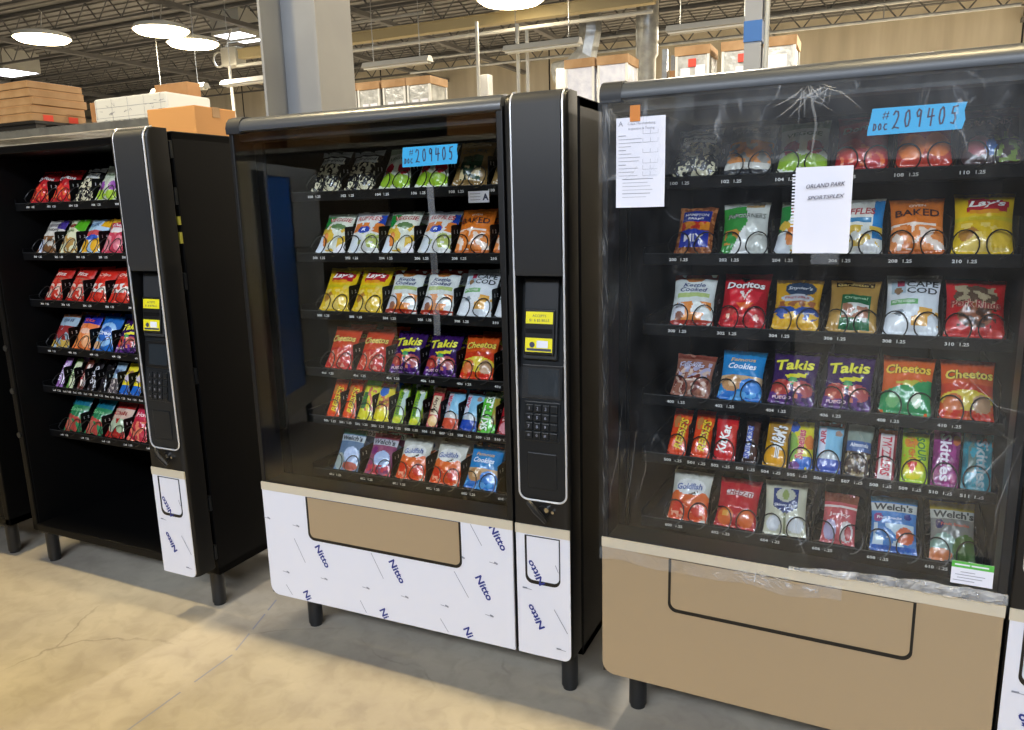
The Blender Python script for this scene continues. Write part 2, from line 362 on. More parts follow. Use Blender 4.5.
    door = d.build('main_door', M['black'], root)
    h = MB(); h.prof([(.095, 1.786), (0, 1.786), (-.006, 1.789), (-.007, 1.80), (-.002, 1.814), (.010, 1.826), (.030, 1.832), (.095, 1.832)], .052, .966)
    h.build('header', M['head'] if main_film else M['headc'], door, True)
    h = MB(); h.prof([(.1, 1.782), (-.006, 1.782), (-.008, 1.80), (-.003, 1.817), (.010, 1.830), (.030, 1.836), (.1, 1.836)], -.004, .052); h.build('header_end_cap', M['char'], door, True)
    h = MB(); h.box(.008, .958, .003, .008, .612, 1.790); h.build('glass', M['glass'], door)
    h = MB(); h.box(-.001, .968, -.005, .001, .586, .614); h.build('trim_strip', M['trim'], door)
    pm = M['film'] if main_film else M['tan']
    pr = MB(); pr.prism(rrect(0, .966, .190, .586, (.036, .001, 0, 0)), -.003, .004)
    h = MB(); ring(h, rrect(.191, .790, .428, .584, (.024, .024, .001, .001)), rrect(.1980, .7835, .438, .583, (.019, .019, .001, .001)), -.0045, -.002); h.build('flap_gasket', M['black'], door)
    h = MB(); h.prism(rrect(.199, .783, .4385, .5825, (.018, .018, .001, .001)), -.0042, -.002); h.build('delivery_flap', M['tan'], door)
    if main_film:
        pr.mi = 1
        for x, z in ((.244, .374), (.546, .374), (.865, .378), (.919, .553)): write(pr, 'Nitto', x, z, w=.084, h=.026, y=-.0036, rot=math.radians(-60), off=.03)
        for x, z in ((.163, .213), (.485, .211), (.803, .213)): write(pr, 'Ni', x, z, w=.034, h=.026, y=-.0036, rot=math.radians(-60), off=.03)
        pr.mi = 2
        for (a, b, c_, d_) in ((.126, .421, .166, .338), (.448, .421, .49, .339), (.761, .414, .808, .335), (.825, .582, .861, .519), (.071, .236, .095, .202), (.39, .239, .412, .199), (.702, .239, .729, .198)): stroke(pr, [(a, b), (c_, d_)], .0022, -.0034)
        for x, z in ((.153, .47), (.09, .286), (.257, .291), (.431, .291), (.584, .289), (.734, .288), (.894, .288), (.914, .468), (.800, .467), (.025, .48)): stroke(pr, [(x-.028, z+.001), (x, z-.002)], .002, -.0034); stroke(pr, [(x-.010, z+.002), (x-.002, z-.001)], .006, -.0034)
    pr.build('lower_panel', [pm, M['ink'], M['grey_ink']], door)
    return root

def place(root, mx): root.matrix_world = mx
def mmat(x, y, rz): return Matrix.Translation((x, y, 0)) @ Matrix.Rotation(rz, 4, 'Z')
MA = mmat(-3.378, 1.947, -.0183); MBm = mmat(-1.882, 1.947, 0); MC = mmat(-.633, 1.942, -.0295)
mA = empty('vending_machine'); make_machine(mA, [100, 200, 300, 400, 500, 600], main_door=False)
tag(mA, 'open black snack vending machine without its glass door, left of the middle machine', 'vending machine'); place(mA, MA)
# hardware in the slot between control door and cabinet of the open machine
for z in (1.76, 1.60, 1.30, .95, .45, .25): h = MB(); h.bbox(1.128, 1.149, .096, .108, z-.03, z+.03, .002); h.build('hinge', M['char2'], mA)
for z0, z1 in ((1.435, 1.475), (1.50, 1.53)): h = MB(); h.box(1.130, 1.1502, .0965, .1075, z0, z1); h.build('warning_sticker', M['olive'], mA)
for z in (1.18, .99, .80, .60): h = MB(); h.disc((.012, .107, z), .013, (0, -1, 0), .006, 12); h.build('catch_knob', M['char2'], mA, True)
for (x, z) in ((.15, .50), (.135, .485), (.12, .27), (.15, .265), (.175, .27)): h = MB(); h.disc((x, .80, z), .006, (0, -1, 0), .008, 8); h.build('bolt', M['chrome'], mA, True)
mB = empty('vending_machine'); make_machine(mB, [100, 200, 300, 400, 500, 600])
tag(mB, 'middle black snack vending machine with glass door and white film on its lower panel', 'vending machine'); place(mB, MBm)
mC = empty('vending_machine'); make_machine(mC, [100, 200, 300, 400, 500, 600], main_film=False)
tag(mC, 'right snack vending machine with tan lower panel, wrapped in clear stretch film', 'vending machine'); place(mC, MC)
mE = empty('vending_machine'); make_machine(mE, [], full=False)
tag(mE, 'black cabinet on legs cut off by the left edge, beside the open vending machine', 'vending machine'); place(mE, mmat(-4.665, 1.93, 0))

# ---------------------------------------------------------------- snacks
def surf(w, L, t, s, q, seed, side=0):
    """a filled foil bag: s, q in 0..1 across and up; returns x, y (front is -y), z"""
    e = max(0, math.sin(PI*s))**.62; qq = min(1, max(0, (q-.055)/.89)); v = max(0, math.sin(PI*qq))**.5
    n = noise.noise(Vector((s*3.1+seed, q*3.7, seed*.7)))*.34+noise.noise(Vector((s*9+seed, q*9, seed)))*.17
    pinch = 1-.085*max(0, math.sin(PI*q))**.7*(1 if t > .013 else .3)+.012*noise.noise(Vector((q*5+seed, (s > .5)*9, 2)))
    th = t*e*v*(1+n)
    # creases fanning in from the seals
    th += .0017*math.sin(s*46+seed+3*math.sin(s*9+seed))*(math.exp(-((q-.06)/.06)**2)+math.exp(-((q-.94)/.06)**2))*(1 if e > .2 else 0)
    x = (s-.5)*w*pinch; z = q*L+(max(0, q-.8)/.2)*.0045*noise.noise(Vector((s*4+seed*3, 0, 1)))
    th += (.003 if t > .013 else .0012)*noise.noise(Vector((s*5+seed, q*1.5, 8)))*(1-v)
    return x, (-th if side == 0 else th*.8+.0008), z
def paint(ops, s, q, base, seed):
    c = base
    for o in ops:
        k = o[0]
        if k == 'r':
            if o[1] <= s <= o[3] and o[2] <= q <= o[4]: c = o[5]
        elif k == 'e':
            if ((s-o[1])/o[3])**2+((q-o[2])/o[4])**2 <= 1: c = o[5]
        elif k == 'p':
            P = o[1]; ins = False; j = len(P)-1
            for i in range(len(P)):
                if (P[i][1] > q) != (P[j][1] > q) and s < (P[j][0]-P[i][0])*(q-P[i][1])/(P[j][1]-P[i][1])+P[i][0]: ins = not ins
                j = i
            if ins: c = o[2]
        elif k == 'n':    # blobs of printed food in a rectangle
            if o[1] <= s <= o[3] and o[2] <= q <= o[4]:
                v = noise.noise(Vector((s*o[6]+seed*5, q*o[6]*1.3, seed)))
                if v > o[7]: c = o[5]
    return c
BAGS = {}
def bag_mesh(key, w, L, t, base, ops, texts, ns=36, nq=46):
    seed = (sum(ord(ch)*(i+3) for i, ch in enumerate(key)) % 97)*.37
    V = []; F = []; C = []
    cache = {}
    def lc(c):
        if c not in cache: cache[c] = (*lin(c), 1)
        return cache[c]
    for i in range(nq+1):
        for j in range(ns+1): V.append(surf(w, L, t, j/ns, i/nq, seed))
    for i in range(nq):
        for j in range(ns):
            a = i*(ns+1)+j; F.append((a, a+1, a+ns+2, a+ns+1))
            s, q = (j+.5)/ns, (i+.5)/nq
            C.append(lc(paint(ops, s, q, base, seed)))
    n0 = len(V); bs, bq = ns//3, nq//3
    for i in range(bq+1):
        for j in range(bs+1): V.append(surf(w, L, t, j/bs, i/bq, seed+5, 1))
    for i in range(bq):
        for j in range(bs):
            a = n0+i*(bs+1)+j; F.append((a, a+bs+1, a+bs+2, a+1)); C.append(lc(base))
    # zig-zag seal edge top
    me = D.meshes.new(key); me.from_pydata(V, [], F); me.materials.append(M['bag'])
    at = me.color_attributes.new('Col', 'FLOAT_COLOR', 'CORNER'); fl = []
    for f, c in zip(F, C): fl += list(c)*len(f)
    at.data.foreach_set('color', fl); me.polygons.foreach_set('use_smooth', [True]*len(F))
    tm = None
    if texts:
        TV = []; TF = []; TC = []
        for li, tx in enumerate(texts):
            st, cx, cy, wf, hf, col, rot, shear, off, oc = (list(tx)+[0, 0, .02, None][len(tx)-6:])[:10] if len(tx) < 10 else tx
            for ly, (cc, of) in enumerate((((oc, off+.045),) if oc else ())+((col, off),)):
                G, GF, gw, gh = glyphs(st, 1, shear, of)
                sx = wf*(L if abs(rot) > 45 else w)/gw; sy = hf*(w if abs(rot) > 45 else L)/gh if hf else sx
                r = math.radians(rot); c_, s_ = math.cos(r), math.sin(r); n = len(TV)
                for a, b in G:
                    a, b = a*sx, b*sy; x, z = cx*w+a*c_-b*s_, cy*L+a*s_+b*c_
                    p = surf(w, L, t, min(1, max(0, x/w)), min(1, max(0, z/L)), seed)
                    TV.append((x-w/2, p[1]-.0014-.0005*ly-.0003*li, z))
                TF += [tuple(i+n for i in f) for f in GF]; TC += [lc(cc)]*len(GF)
        tm = D.meshes.new(key+' print'); tm.from_pydata(TV, [], TF); tm.materials.append(M['print'])
        at = tm.color_attributes.new('Col', 'FLOAT_COLOR', 'CORNER'); fl = []
        for f, c in zip(TF, TC): fl += list(c)*len(f)
        at.data.foreach_set('color', fl)
    return me, tm
# key: (name, description, category, width, length, thickness, base colour, painted areas, writing)
W6, L6 = .126, .160
DES = {
 'popcorn': ('popcorn_bag', 'black and cream popcorn bag', 'snack bag', W6, L6, .024, '#17181b', [('n', 0, 0, 1, .7, '#cfc7a8', 9, .0), ('r', 0, .84, 1, 1, '#9b9c95'), ('r', .1, .62, .9, .8, '#c9c8bd'), ('n', 0, .1, 1, .35, '#23252b', 14, .1)], [('SmartFood', .5, .72, .7, .08, '#22252a', 0, .2)]),
 'pita': ('chip_bag', 'grey and orange chip bag', 'snack bag', W6, L6, .024, '#8e8a80', [('r', 0, .7, 1, .95, '#6f6f6a'), ('n', 0, .2, 1, .6, '#d98a3e', 7, -.12), ('r', .0, .08, 1, .2, '#c9c6bd'), ('r', .0, .0, 1, .08, '#33353a')], [('PITA CHIPS', .5, .8, .7, .08, '#c9c3b8')]),
 'yogurt': ('snack_pouch', 'white, green and red fruit snack pouch', 'snack bag', W6, L6, .024, '#d9dccb', [('r', 0, .82, 1, 1, '#9fae93'), ('e', .25, .42, .17, .13, '#b8283c'), ('e', .74, .42, .17, .13, '#b8283c'), ('e', .25, .18, .3, .14, '#8fb52e'), ('e', .72, .16, .32, .13, '#8fb52e')], [('VEGGIE', .5, .68, .7, .1, '#4a6a3c', 0, .1)]),
 'redchip': ('chip_bag', 'dark red tortilla chip bag', 'snack bag', W6, L6, .025, '#a51d22', [('r', 0, .82, 1, 1, '#6e1418'), ('e', .3, .3, .26, .2, '#d23a2c'), ('e', .72, .28, .24, .2, '#c42a2e'), ('n', 0, 0, 1, .4, '#e2703e', 8, .25)], [('Doritos', .5, .68, .75, .11, '#dcd6d0', 0, .1, .02, '#231010')]),
 'orangechip': ('cracker_bag', 'orange and red cheese cracker bag', 'snack bag', W6, L6, .025, '#b4311f', [('r', 0, .8, 1, 1, '#7c2018'), ('e', .27, .32, .25, .22, '#e3762a'), ('e', .74, .34, .24, .2, '#e3762a')], [('CHEESE', .5, .7, .7, .1, '#e8b080', 0, .1)]),
 'trail': ('snack_bag', 'brown, blue and green trail mix bag', 'snack bag', W6, L6, .022, '#3a2426', [('r', 0, .8, 1, 1, '#7a4a4c'), ('e', .3, .3, .2, .16, '#a5555a'), ('e', .5, .25, .1, .12, '#2b68b0'), ('n', .55, .05, 1, .5, '#7d9a38', 9, -.05)], [('TRAIL MIX', .5, .68, .7, .09, '#b99', 0, .1)]),
 'gold': ('cracker_bag', 'tan and dark green cracker bag', 'snack bag', W6, L6, .022, '#7d6238', [('r', .2, .1, .8, .62, '#1f3a26'), ('n', .2, .1, .8, .4, '#c9b58a', 9, .05), ('r', 0, .85, 1, 1, '#8a6c3c')], [('CHEX MIX', .5, .74, .7, .1, '#241a10')]),
 'nuts': ('snack_bag', 'blue and orange trail mix bag', 'snack bag', .108, .150, .024, '#8a4a24', [('n', 0, 0, 1, 1, '#c07a44', 12, .05), ('r', .12, .62, .88, .9, '#1d2f8e'), ('r', .08, .46, .9, .62, '#e08a1e'), ('n', .1, .46, .9, .62, '#c8301c', 6, .2), ('r', .12, .1, .88, .44, '#2338a8')], [('HAMPTON', .5, .78, .6, .07, '#e8e8f0'), ('FARMS', .5, .69, .4, .05, '#e8e8f0'), ('MIX', .5, .27, .5, .13, '#e6e6ee')]),
 'popcorners': ('chip_bag', 'green and white popped chip bag', 'snack bag', W6, L6, .024, '#c9cbc4', [('p', [(0, 0), (.25, 0), (.55, .55), (.5, .9), (0, .9)], '#2f8a35'), ('r', .5, .86, .9, .96, '#a9895a'), ('n', .05, .15, .5, .42, '#c88a3a', 7, 0), ('p', [(.2, .0), (.6, 0), (.5, .5)], '#e2e2e0')], [('PoPCORNERS', .52, .68, .78, .10, '#2b332a', 0, .1, .02, '#e9ece6')]),
 'veggie': ('chip_bag', 'white and green vegetable chip bag', 'snack bag', W6, L6, .024, '#dfe1d2', [('p', [(0, .35), (0, .9), (.38, .9), (.1, .4)], '#1f7a34'), ('n', 0, .05, 1, .6, '#d8b23c', 5, -.1), ('p', [(0, 0), (.35, 0), (.2, .42), (0, .3)], '#dfe6ef'), ('e', .3, .28, .1, .16, '#dd8440'), ('e', .62, .6, .25, .07, '#5c7a4c'), ('p', [(.55, 0), (1, 0), (1, .28)], '#e6e2e6'), ('r', 0, .9, 1, 1, '#7d8474')], [('VEGGIE', .58, .79, .72, .11, '#a4262f', 0, .1, .02, '#efe6dc')]),
 'ruffle': ('chip_bag', 'white and blue ridged chip bag', 'snack bag', W6, L6, .024, '#dcdcd8', [('r', 0, .9, 1, 1, '#8e8f90'), ('p', [(.8, .6), (1, .5), (1, .92), (.85, .92)], '#1f3f9a'), ('n', .05, .45, 1, .7, '#d97a34', 6, -.05), ('e', .45, .5, .2, .09, '#2040a8'), ('e', .25, .2, .2, .2, '#d5dbe2'), ('n', .3, .1, 1, .42, '#a9b45c', 7, .15)], [('RUFFLES', .5, .8, .74, .11, '#b3282f', 0, .15, .02, '#efeae4'), ('R', .45, .5, .12, .07, '#e8ecff', 0, .2)]),
 'ruffle2': ('chip_bag', 'cream and light blue ridged chip bag', 'snack bag', W6, L6, .024, '#dfe0d8', [('r', .8, .25, 1, .95, '#1f7fc0'), ('n', .1, .1, 1, .45, '#d9b648', 6, -.1), ('r', 0, .52, .78, .6, '#3b7ea8'), ('p', [(.4, 0), (1, 0), (.8, .25)], '#e6e6e6')], [('RUFFLES', .45, .72, .74, .12, '#a8232c', 0, .15)]),
 'baked': ('chip_bag', 'orange baked crisps bag', 'snack bag', W6, L6, .024, '#cf6f24', [('n', 0, .04, 1, .5, '#e6d2c4', 4, -.12), ('n', 0, .04, 1, .45, '#e28a4a', 6, .08), ('r', 0, .0, 1, .06, '#b85a1c')], [('OVEN', .5, .82, .3, .05, '#f0d8c0'), ('BAKED', .5, .68, .78, .13, '#3c140c', 0, 0, .02)]),
 'lays': ('chip_bag', 'yellow potato chip bag', 'snack bag', .131, .170, .026, '#d9b414', [('r', 0, .93, 1, 1, '#8f7a22'), ('p', [(.2, .66), (.24, .9), (.93, .85), (.88, .66)], '#b01c2c'), ('e', .5, .64, .3, .04, '#d98f1c'), ('r', 0, .5, 1, .56, '#c8b41c'), ('e', .25, .28, .16, .12, '#b07a32'), ('n', .1, .05, .9, .45, '#e8ca68', 6, .0), ('e', .8, .24, .16, .15, '#e8c23a')], [("Lay's", .54, .775, .6, .15, '#f4f0ec', 3, .25, .03), ('Classic', .5, .53, .5, .06, '#c8b41c', 0, .1, 0)]),
 'kettle': ('chip_bag', 'white and orange kettle chip bag', 'snack bag', W6, .162, .024, '#d5d9d6', [('r', 0, .9, 1, 1, '#7d2c1c'), ('e', .5, .88, .22, .06, '#b06a34'), ('r', .12, .5, .88, .58, '#aebf78'), ('n', .1, .08, .95, .42, '#e08a3e', 4, -.1), ('e', .18, .25, .16, .16, '#cfcfd8'), ('e', .2, .16, .1, .08, '#8a5a48'), ('r', 0, 0, 1, .08, '#a02c1c')], [('Kettle', .5, .75, .5, .09, '#3b4470', 0, .25), ('Cooked', .5, .65, .6, .09, '#3b4470', 0, .25)]),
 'doritos': ('chip_bag', 'bright red tortilla chip bag', 'snack bag', .130, .165, .025, '#a81622', [('p', [(.12, .72), (.88, .62), (.78, .4), (.2, .36)], '#d02434'), ('p', [(.3, .42), (.75, .42), (.52, .26)], '#d9622c'), ('p', [(.34, .94), (.62, .86), (.45, .8)], '#1c0c10'), ('n', .05, .02, .95, .3, '#d02a30', 9, .1), ('p', [(.38, .62), (.52, .46), (.68, .66), (.62, .66), (.52, .52), (.46, .62)], '#e6dcd8'), ('e', .18, .18, .05, .04, '#e8b8a8'), ('e', .8, .16, .05, .06, '#e8b8a8')], [('Doritos', .5, .74, .78, .13, '#e9e4e4', 0, .05, .03, '#230a0e')]),
 'pretzel': ('pretzel_bag', 'yellow pretzel bag with a blue oval', 'snack bag', .124, .150, .025, '#d8a218', [('r', 0, .92, 1, 1, '#8f6a22'), ('e', .55, .78, .34, .16, '#27405e'), ('e', .5, .58, .36, .07, '#bfc9d6'), ('n', 0, .25, 1, .52, '#9a5626', 9, -.02), ('e', .25, .3, .26, .12, '#1d4aa0'), ('e', .75, .28, .26, .14, '#1d4aa0'), ('n', 0, 0, 1, .3, '#e0b034', 8, .1)], [("Snyder's", .54, .78, .5, .10, '#dfe4ea', 0, .2), ('PRETZELS', .5, .58, .5, .04, '#a8262c'), ('Honey', .75, .28, .3, .05, '#e8e8e8', 8, .2)]),
 'gardetto': ('snack_mix_bag', 'gold snack mix bag with a green label', 'snack bag', .124, .150, .024, '#b18a44', [('r', .1, .84, .9, .95, '#3a2a18'), ('r', .25, .05, .85, .68, '#12643c'), ('r', .28, .25, .82, .5, '#a8745c'), ('n', .28, .18, .82, .5, '#cfd3d0', 9, .15)], [("Gardetto's", .5, .895, .7, .07, '#d8b868'), ('Original', .55, .6, .45, .07, '#9fd0a8', 0, .1)]),
 'capecod': ('chip_bag', 'white sea salt kettle chip bag', 'snack bag', .128, .168, .024, '#dbe0e6', [('r', 0, .93, 1, 1, '#9aa0a0'), ('r', .08, .66, .36, .88, '#a8bcc8'), ('r', .2, .78, .34, .9, '#a8324c'), ('e', .22, .7, .08, .06, '#8a6a4c'), ('r', .08, .46, .62, .54, '#74b070'), ('n', .5, .14, 1, .42, '#e2a84a', 5, -.05), ('e', .28, .32, .1, .05, '#8c98a4'), ('r', .05, .02, .45, .25, '#e8ecf2')], [('CAPE\nCOD', .66, .76, .56, .24, '#23282e', 0, 0, .02), ('KETTLE COOKED', .35, .5, .4, .04, '#eef4ee')]),
 'pork': ('snack_bag', 'red pork rind bag with a brown window', 'snack bag', .134, .158, .026, '#c01e22', [('r', 0, .93, 1, 1, '#7e1a1c'), ('e', .5, .66, .38, .2, '#5a4434'), ('n', .15, .5, .85, .88, '#a89878', 8, .08), ('e', .5, .34, .3, .2, '#8c5030'), ('n', .2, .14, .85, .46, '#4a3024', 9, .12), ('n', 0, 0, 1, .16, '#d8423c', 9, .1)], [('Pork Rinds', .5, .52, .8, .13, '#8c1418', -2, 0, .03, '#c9a890')]),
 'cookie': ('cookie_bag', 'brown and silver mini cookie bag', 'snack bag', .118, .130, .024, '#96604e', [('r', 0, .86, 1, 1, '#7c3a2c'), ('n', .1, .4, .95, .8, '#a9a4c0', 7, -.05), ('n', .05, .05, .95, .6, '#cdb0a0', 9, .08), ('n', .05, .05, .95, .5, '#6c2c24', 8, .18)], [('Cookies', .45, .72, .6, .12, '#ccc8e0', 0, .2, .02, '#5a3838')]),
 'famous': ('cookie_bag', 'light blue cookie bag', 'snack bag', .124, .152, .025, '#1a7fc2', [('r', 0, .9, 1, 1, '#14648c'), ('r', .0, .3, 1, .46, '#c9a882'), ('e', .3, .3, .24, .15, '#b98a5c'), ('e', .75, .27, .24, .14, '#3f86d8'), ('e', .32, .3, .1, .07, '#d8b48c'), ('r', 0, .0, 1, .16, '#1e6cc0'), ('n', 0, 0, 1, .16, '#5aa8e6', 6, .15)], [('Famous', .5, .78, .55, .08, '#d8b070', 0, .1), ('Cookies', .5, .64, .62, .12, '#e8f0f8', 0, .25)]),
 'takis': ('chip_bag', 'purple rolled tortilla chip bag', 'snack bag', .124, .160, .026, '#331552', [('r', 0, .93, 1, 1, '#241038'), ('e', .24, .27, .22, .15, '#a83a34'), ('e', .74, .27, .22, .14, '#a84a4c'), ('e', .5, .4, .1, .08, '#4f9a5c'), ('n', 0, .0, 1, .2, '#5a2a7a', 8, .05), ('n', .1, .1, .9, .38, '#d8806a', 9, .2), ('p', [(.3, .5), (.8, .56), (.76, .48), (.36, .44)], '#d8cf2c')], [('Takis', .5, .7, .8, .2, '#e3dc3c', 5, .15, .03, '#180828'), ('FUEGO', .3, .1, .4, .05, '#e6c8d8')]),
 'cheetosg': ('chip_bag', 'orange and green cheese puff bag', 'snack bag', .124, .160, .025, '#cf5a1c', [('p', [(0, 0), (1, 0), (1, .6), (.55, .5), (0, .34)], '#0f8a4c'), ('r', 0, .93, 1, 1, '#a8461c'), ('e', .25, .2, .13, .12, '#6aa868'), ('e', .72, .24, .1, .13, '#d8ead0'), ('p', [(.2, .5), (.8, .58), (.6, .44)], '#b8b03c')], [('Cheetos', .5, .75, .84, .17, '#e8c03c', 3, .1, .03, '#2a100c')]),
 'cheetos': ('chip_bag', 'orange crunchy cheese puff bag', 'snack bag', .124, .160, .025, '#d0521c', [('r', 0, .93, 1, 1, '#a8361c'), ('r', 0, .42, 1, .56, '#c2381c'), ('e', .5, .3, .5, .16, '#dcc23c'), ('e', .24, .24, .18, .15, '#d0703c'), ('e', .78, .24, .18, .15, '#b8906c'), ('n', 0, 0, 1, .12, '#d02c1c', 8, -.05)], [('Cheetos', .52, .72, .84, .17, '#e8cc54', 3, .1, .03, '#2a100c')]),
 'cheetosh': ('chip_bag', 'orange and hot red cheese puff bag', 'snack bag', .118, .162, .025, '#c43c1c', [('r', 0, .93, 1, 1, '#a03a1c'), ('r', .0, .0, 1, .45, '#b81c1c'), ('e', .3, .24, .2, .18, '#cf4a34'), ('e', .72, .22, .2, .17, '#c23434'), ('n', .1, .05, .9, .4, '#e0a090', 9, .2)], [('Cheetos', .5, .68, .8, .16, '#e2c060', 3, .1, .03, '#240c08')]),
 # candy
 'reese': ('candy_bar', 'orange peanut butter cup pack', 'candy', .055, .142, .012, '#dd4416', [('r', 0, .92, 1, 1, '#b02818'), ('e', .3, .7, .2, .14, '#b9773c'), ('n', .3, .1, 1, .9, '#e86a1c', 6, .1)], [("REESE'S", .6, .45, .66, .42, '#e8c81c', 84, .15, .03, '#5a2410')]),
 'kitkat': ('candy_bar', 'red wafer bar pack', 'candy', .062, .132, .012, '#c4161c', [('r', 0, .92, 1, 1, '#8e1418'), ('r', .75, .1, .95, .8, '#d84034')], [('KitKat', .42, .46, .62, .42, '#f2f0ee', 80, .15, .03)]),
 'snick': ('candy_bar', 'brown and blue chocolate bar', 'candy', .040, .132, .012, '#34201c', [('r', .6, .1, 1, .9, '#4a2c24'), ('r', .12, .1, .52, .8, '#c9cad8')], [('SNICKERS', .34, .45, .72, .42, '#2c46a8', 87, .15, .03)]),
 'mms': ('candy_bag', 'yellow peanut chocolate candy pack', 'candy', .064, .140, .015, '#c9951c', [('r', 0, .92, 1, 1, '#8a5c28'), ('e', .5, .2, .4, .18, '#e0a018'), ('r', .1, .5, .95, .85, '#b28436')], [("M&M's", .52, .58, .5, .6, '#f0f0f0', 84, .1, .03, '#3a2418'), ('m', .55, .3, .16, .3, '#f4f4f4', 0, 0, .02, '#33281c')]),
 'gummi': ('candy_bag', 'yellow and blue gummy candy bag', 'candy', .062, .135, .014, '#d8cc2c', [('e', .15, .88, .25, .12, '#2456b8'), ('e', .1, .45, .25, .3, '#8ab44c'), ('e', .7, .12, .5, .13, '#1c62c0'), ('e', .85, .55, .2, .15, '#dc7a2c'), ('e', .2, .05, .25, .1, '#7a4a8c')], [('Sweeties', .45, .5, .62, .36, '#c2305c', 86, .1, .03, '#e8d0a8')]),
 'air': ('candy_bag', 'light blue taffy pack, dark blue base', 'candy', .064, .140, .013, '#86c0e0', [('r', 0, .9, 1, 1, '#5a2a34'), ('e', .5, .28, .42, .1, '#bfc7cc'), ('r', 0, 0, 1, .24, '#1c46a8'), ('r', .05, .35, .32, .88, '#cfd6e8'), ('e', .8, .78, .14, .06, '#a08478')], [('AIR', .2, .68, .3, .22, '#b8304c', 90, .1, .03)]),
 'airred': ('candy_bag', 'light blue taffy pack, red base', 'candy', .064, .140, .013, '#86c0e0', [('r', 0, .9, 1, 1, '#b04030'), ('e', .5, .3, .42, .1, '#c9c7c6'), ('r', 0, 0, 1, .24, '#cf5238'), ('r', .05, .35, .32, .88, '#cfc6d0')], [('AIR', .2, .68, .3, .22, '#b8304c', 90, .1, .03)]),
 'almond': ('candy_bag', 'grey chocolate almond bag', 'candy', .064, .140, .014, '#7f8d84', [('r', 0, .45, 1, .66, '#405e96'), ('r', 0, 0, 1, .45, '#3c2a28'), ('n', 0, 0, 1, .45, '#8a7a5a', 8, .1), ('n', .1, .1, .9, .4, '#cfc0b8', 8, .28)], [('Almonds', .5, .58, .7, .08, '#dde4ee', 0, .1)]),
 'twiz': ('candy_bar', 'white and red twisted licorice pack', 'candy', .046, .135, .013, '#d9cbc9', [('r', 0, .9, 1, 1, '#b8682c'), ('r', 0, 0, .12, .9, '#8c2434'), ('r', .85, 0, 1, .9, '#8c2434')], [('TWIZZLERS', .5, .46, .78, .5, '#c22340', -90, .1, .03)]),
 'sour': ('candy_bag', 'green and yellow sour gummy bag', 'candy', .064, .145, .014, '#a9c81c', [('r', 0, .9, 1, 1, '#4c8a24'), ('e', .45, .25, .4, .2, '#d9d01c'), ('p', [(.2, .35), (.62, .36), (.42, .14)], '#d8443c'), ('n', .1, .45, .6, .8, '#d88a2c', 7, 0)], [('SOUR', .72, .6, .45, .3, '#1c6c24', -84, .1, .03), ('PATCH', .36, .62, .42, .26, '#c8641c', -84, .1, .02)]),
 'skitp': ('candy_bag', 'purple fruit candy bag', 'candy', .062, .148, .014, '#86206c', [('n', 0, 0, 1, 1, '#a83a8c', 6, .15), ('e', .85, .82, .14, .1, '#c86a3c'), ('e', .8, .15, .12, .08, '#b8508a')], [('Skittles', .48, .5, .84, .42, '#efe6f2', -88, .05, .03)]),
 'skitt': ('candy_bag', 'teal fruit candy bag', 'candy', .066, .150, .014, '#1c8296', [('e', .8, .8, .2, .1, '#8c6a50'), ('e', .3, .5, .14, .3, '#5a7a74'), ('n', 0, 0, 1, 1, '#2c9cb4', 6, .2)], [('Skittles', .66, .45, .8, .4, '#9fb4bc', -88, .05, .03)]),
 'skitg': ('candy_bag', 'green fruit candy bag', 'candy', .062, .140, .014, '#5cc03c', [('r', 0, .82, 1, 1, '#8a9a78'), ('r', .75, .2, 1, .85, '#9a8a34'), ('e', .15, .15, .14, .1, '#d8803c')], [('SKITTLES', .42, .47, .84, .46, '#eef6ea', 84, .05, .03, '#2c7a24')]),
 'ygreen': ('candy_bag', 'yellow and lime gummy bag', 'candy', .064, .150, .014, '#d9d02c', [('r', 0, .84, 1, 1, '#6cc42c'), ('r', .1, .25, .45, .66, '#3c8a3c'), ('n', .4, .2, 1, .8, '#d0705c', 7, .05)], [('SOUR', .3, .45, .4, .3, '#1c4a24', 86, .1, .03)]),
 'yblue': ('candy_bag', 'yellow candy bag with a blue dot', 'candy', .066, .138, .014, '#dcc838', [('r', 0, .9, 1, 1, '#c8502c'), ('e', .4, .78, .3, .14, '#2c66c0'), ('n', .1, .3, 1, .64, '#c8744c', 8, .05), ('e', .5, .12, .5, .13, '#e6d81c')], [('Candy', .5, .48, .6, .14, '#7a1c2c', 15, .1, .03)]),
 'lime': ('candy_bar', 'slim lime green and white candy pack', 'candy', .046, .138, .012, '#8ab02c', [('r', 0, .9, 1, 1, '#4a5c34'), ('r', .55, .2, .9, .86, '#b8ccc4'), ('e', .6, .86, .2, .06, '#e8e8d8'), ('e', .4, .08, .4, .08, '#c8cc2c')], [('MENTOS', .42, .5, .6, .3, '#2c6c2c', 86, .1, .03)]),
 'almbar': ('candy_bar', 'red and cream almond bar', 'candy', .044, .140, .012, '#b23c3c', [('r', 0, .86, 1, 1, '#c89878'), ('r', .2, .3, .85, .78, '#d8c8a8'), ('e', .5, .14, .4, .13, '#e0b878')], [('PayDay', .5, .54, .4, .4, '#5a2c1c', 86, .1, .03)]),
 'redbag': ('candy_bag', 'dark red candy pack', 'candy', .060, .140, .013, '#9c1c28', [('e', .4, .15, .3, .12, '#d8909c'), ('r', .5, .3, .6, .95, '#c04a4c')], [('Red', .4, .5, .4, .3, '#e0c0c0', 86)]),
 'purplebar': ('candy_bar', 'slim purple candy pack', 'candy', .044, .135, .012, '#8c5aa0', [('r', .5, .1, .9, .9, '#b8a0c8')], [('Nerds', .4, .5, .6, .4, '#e8e0f0', 86)]),
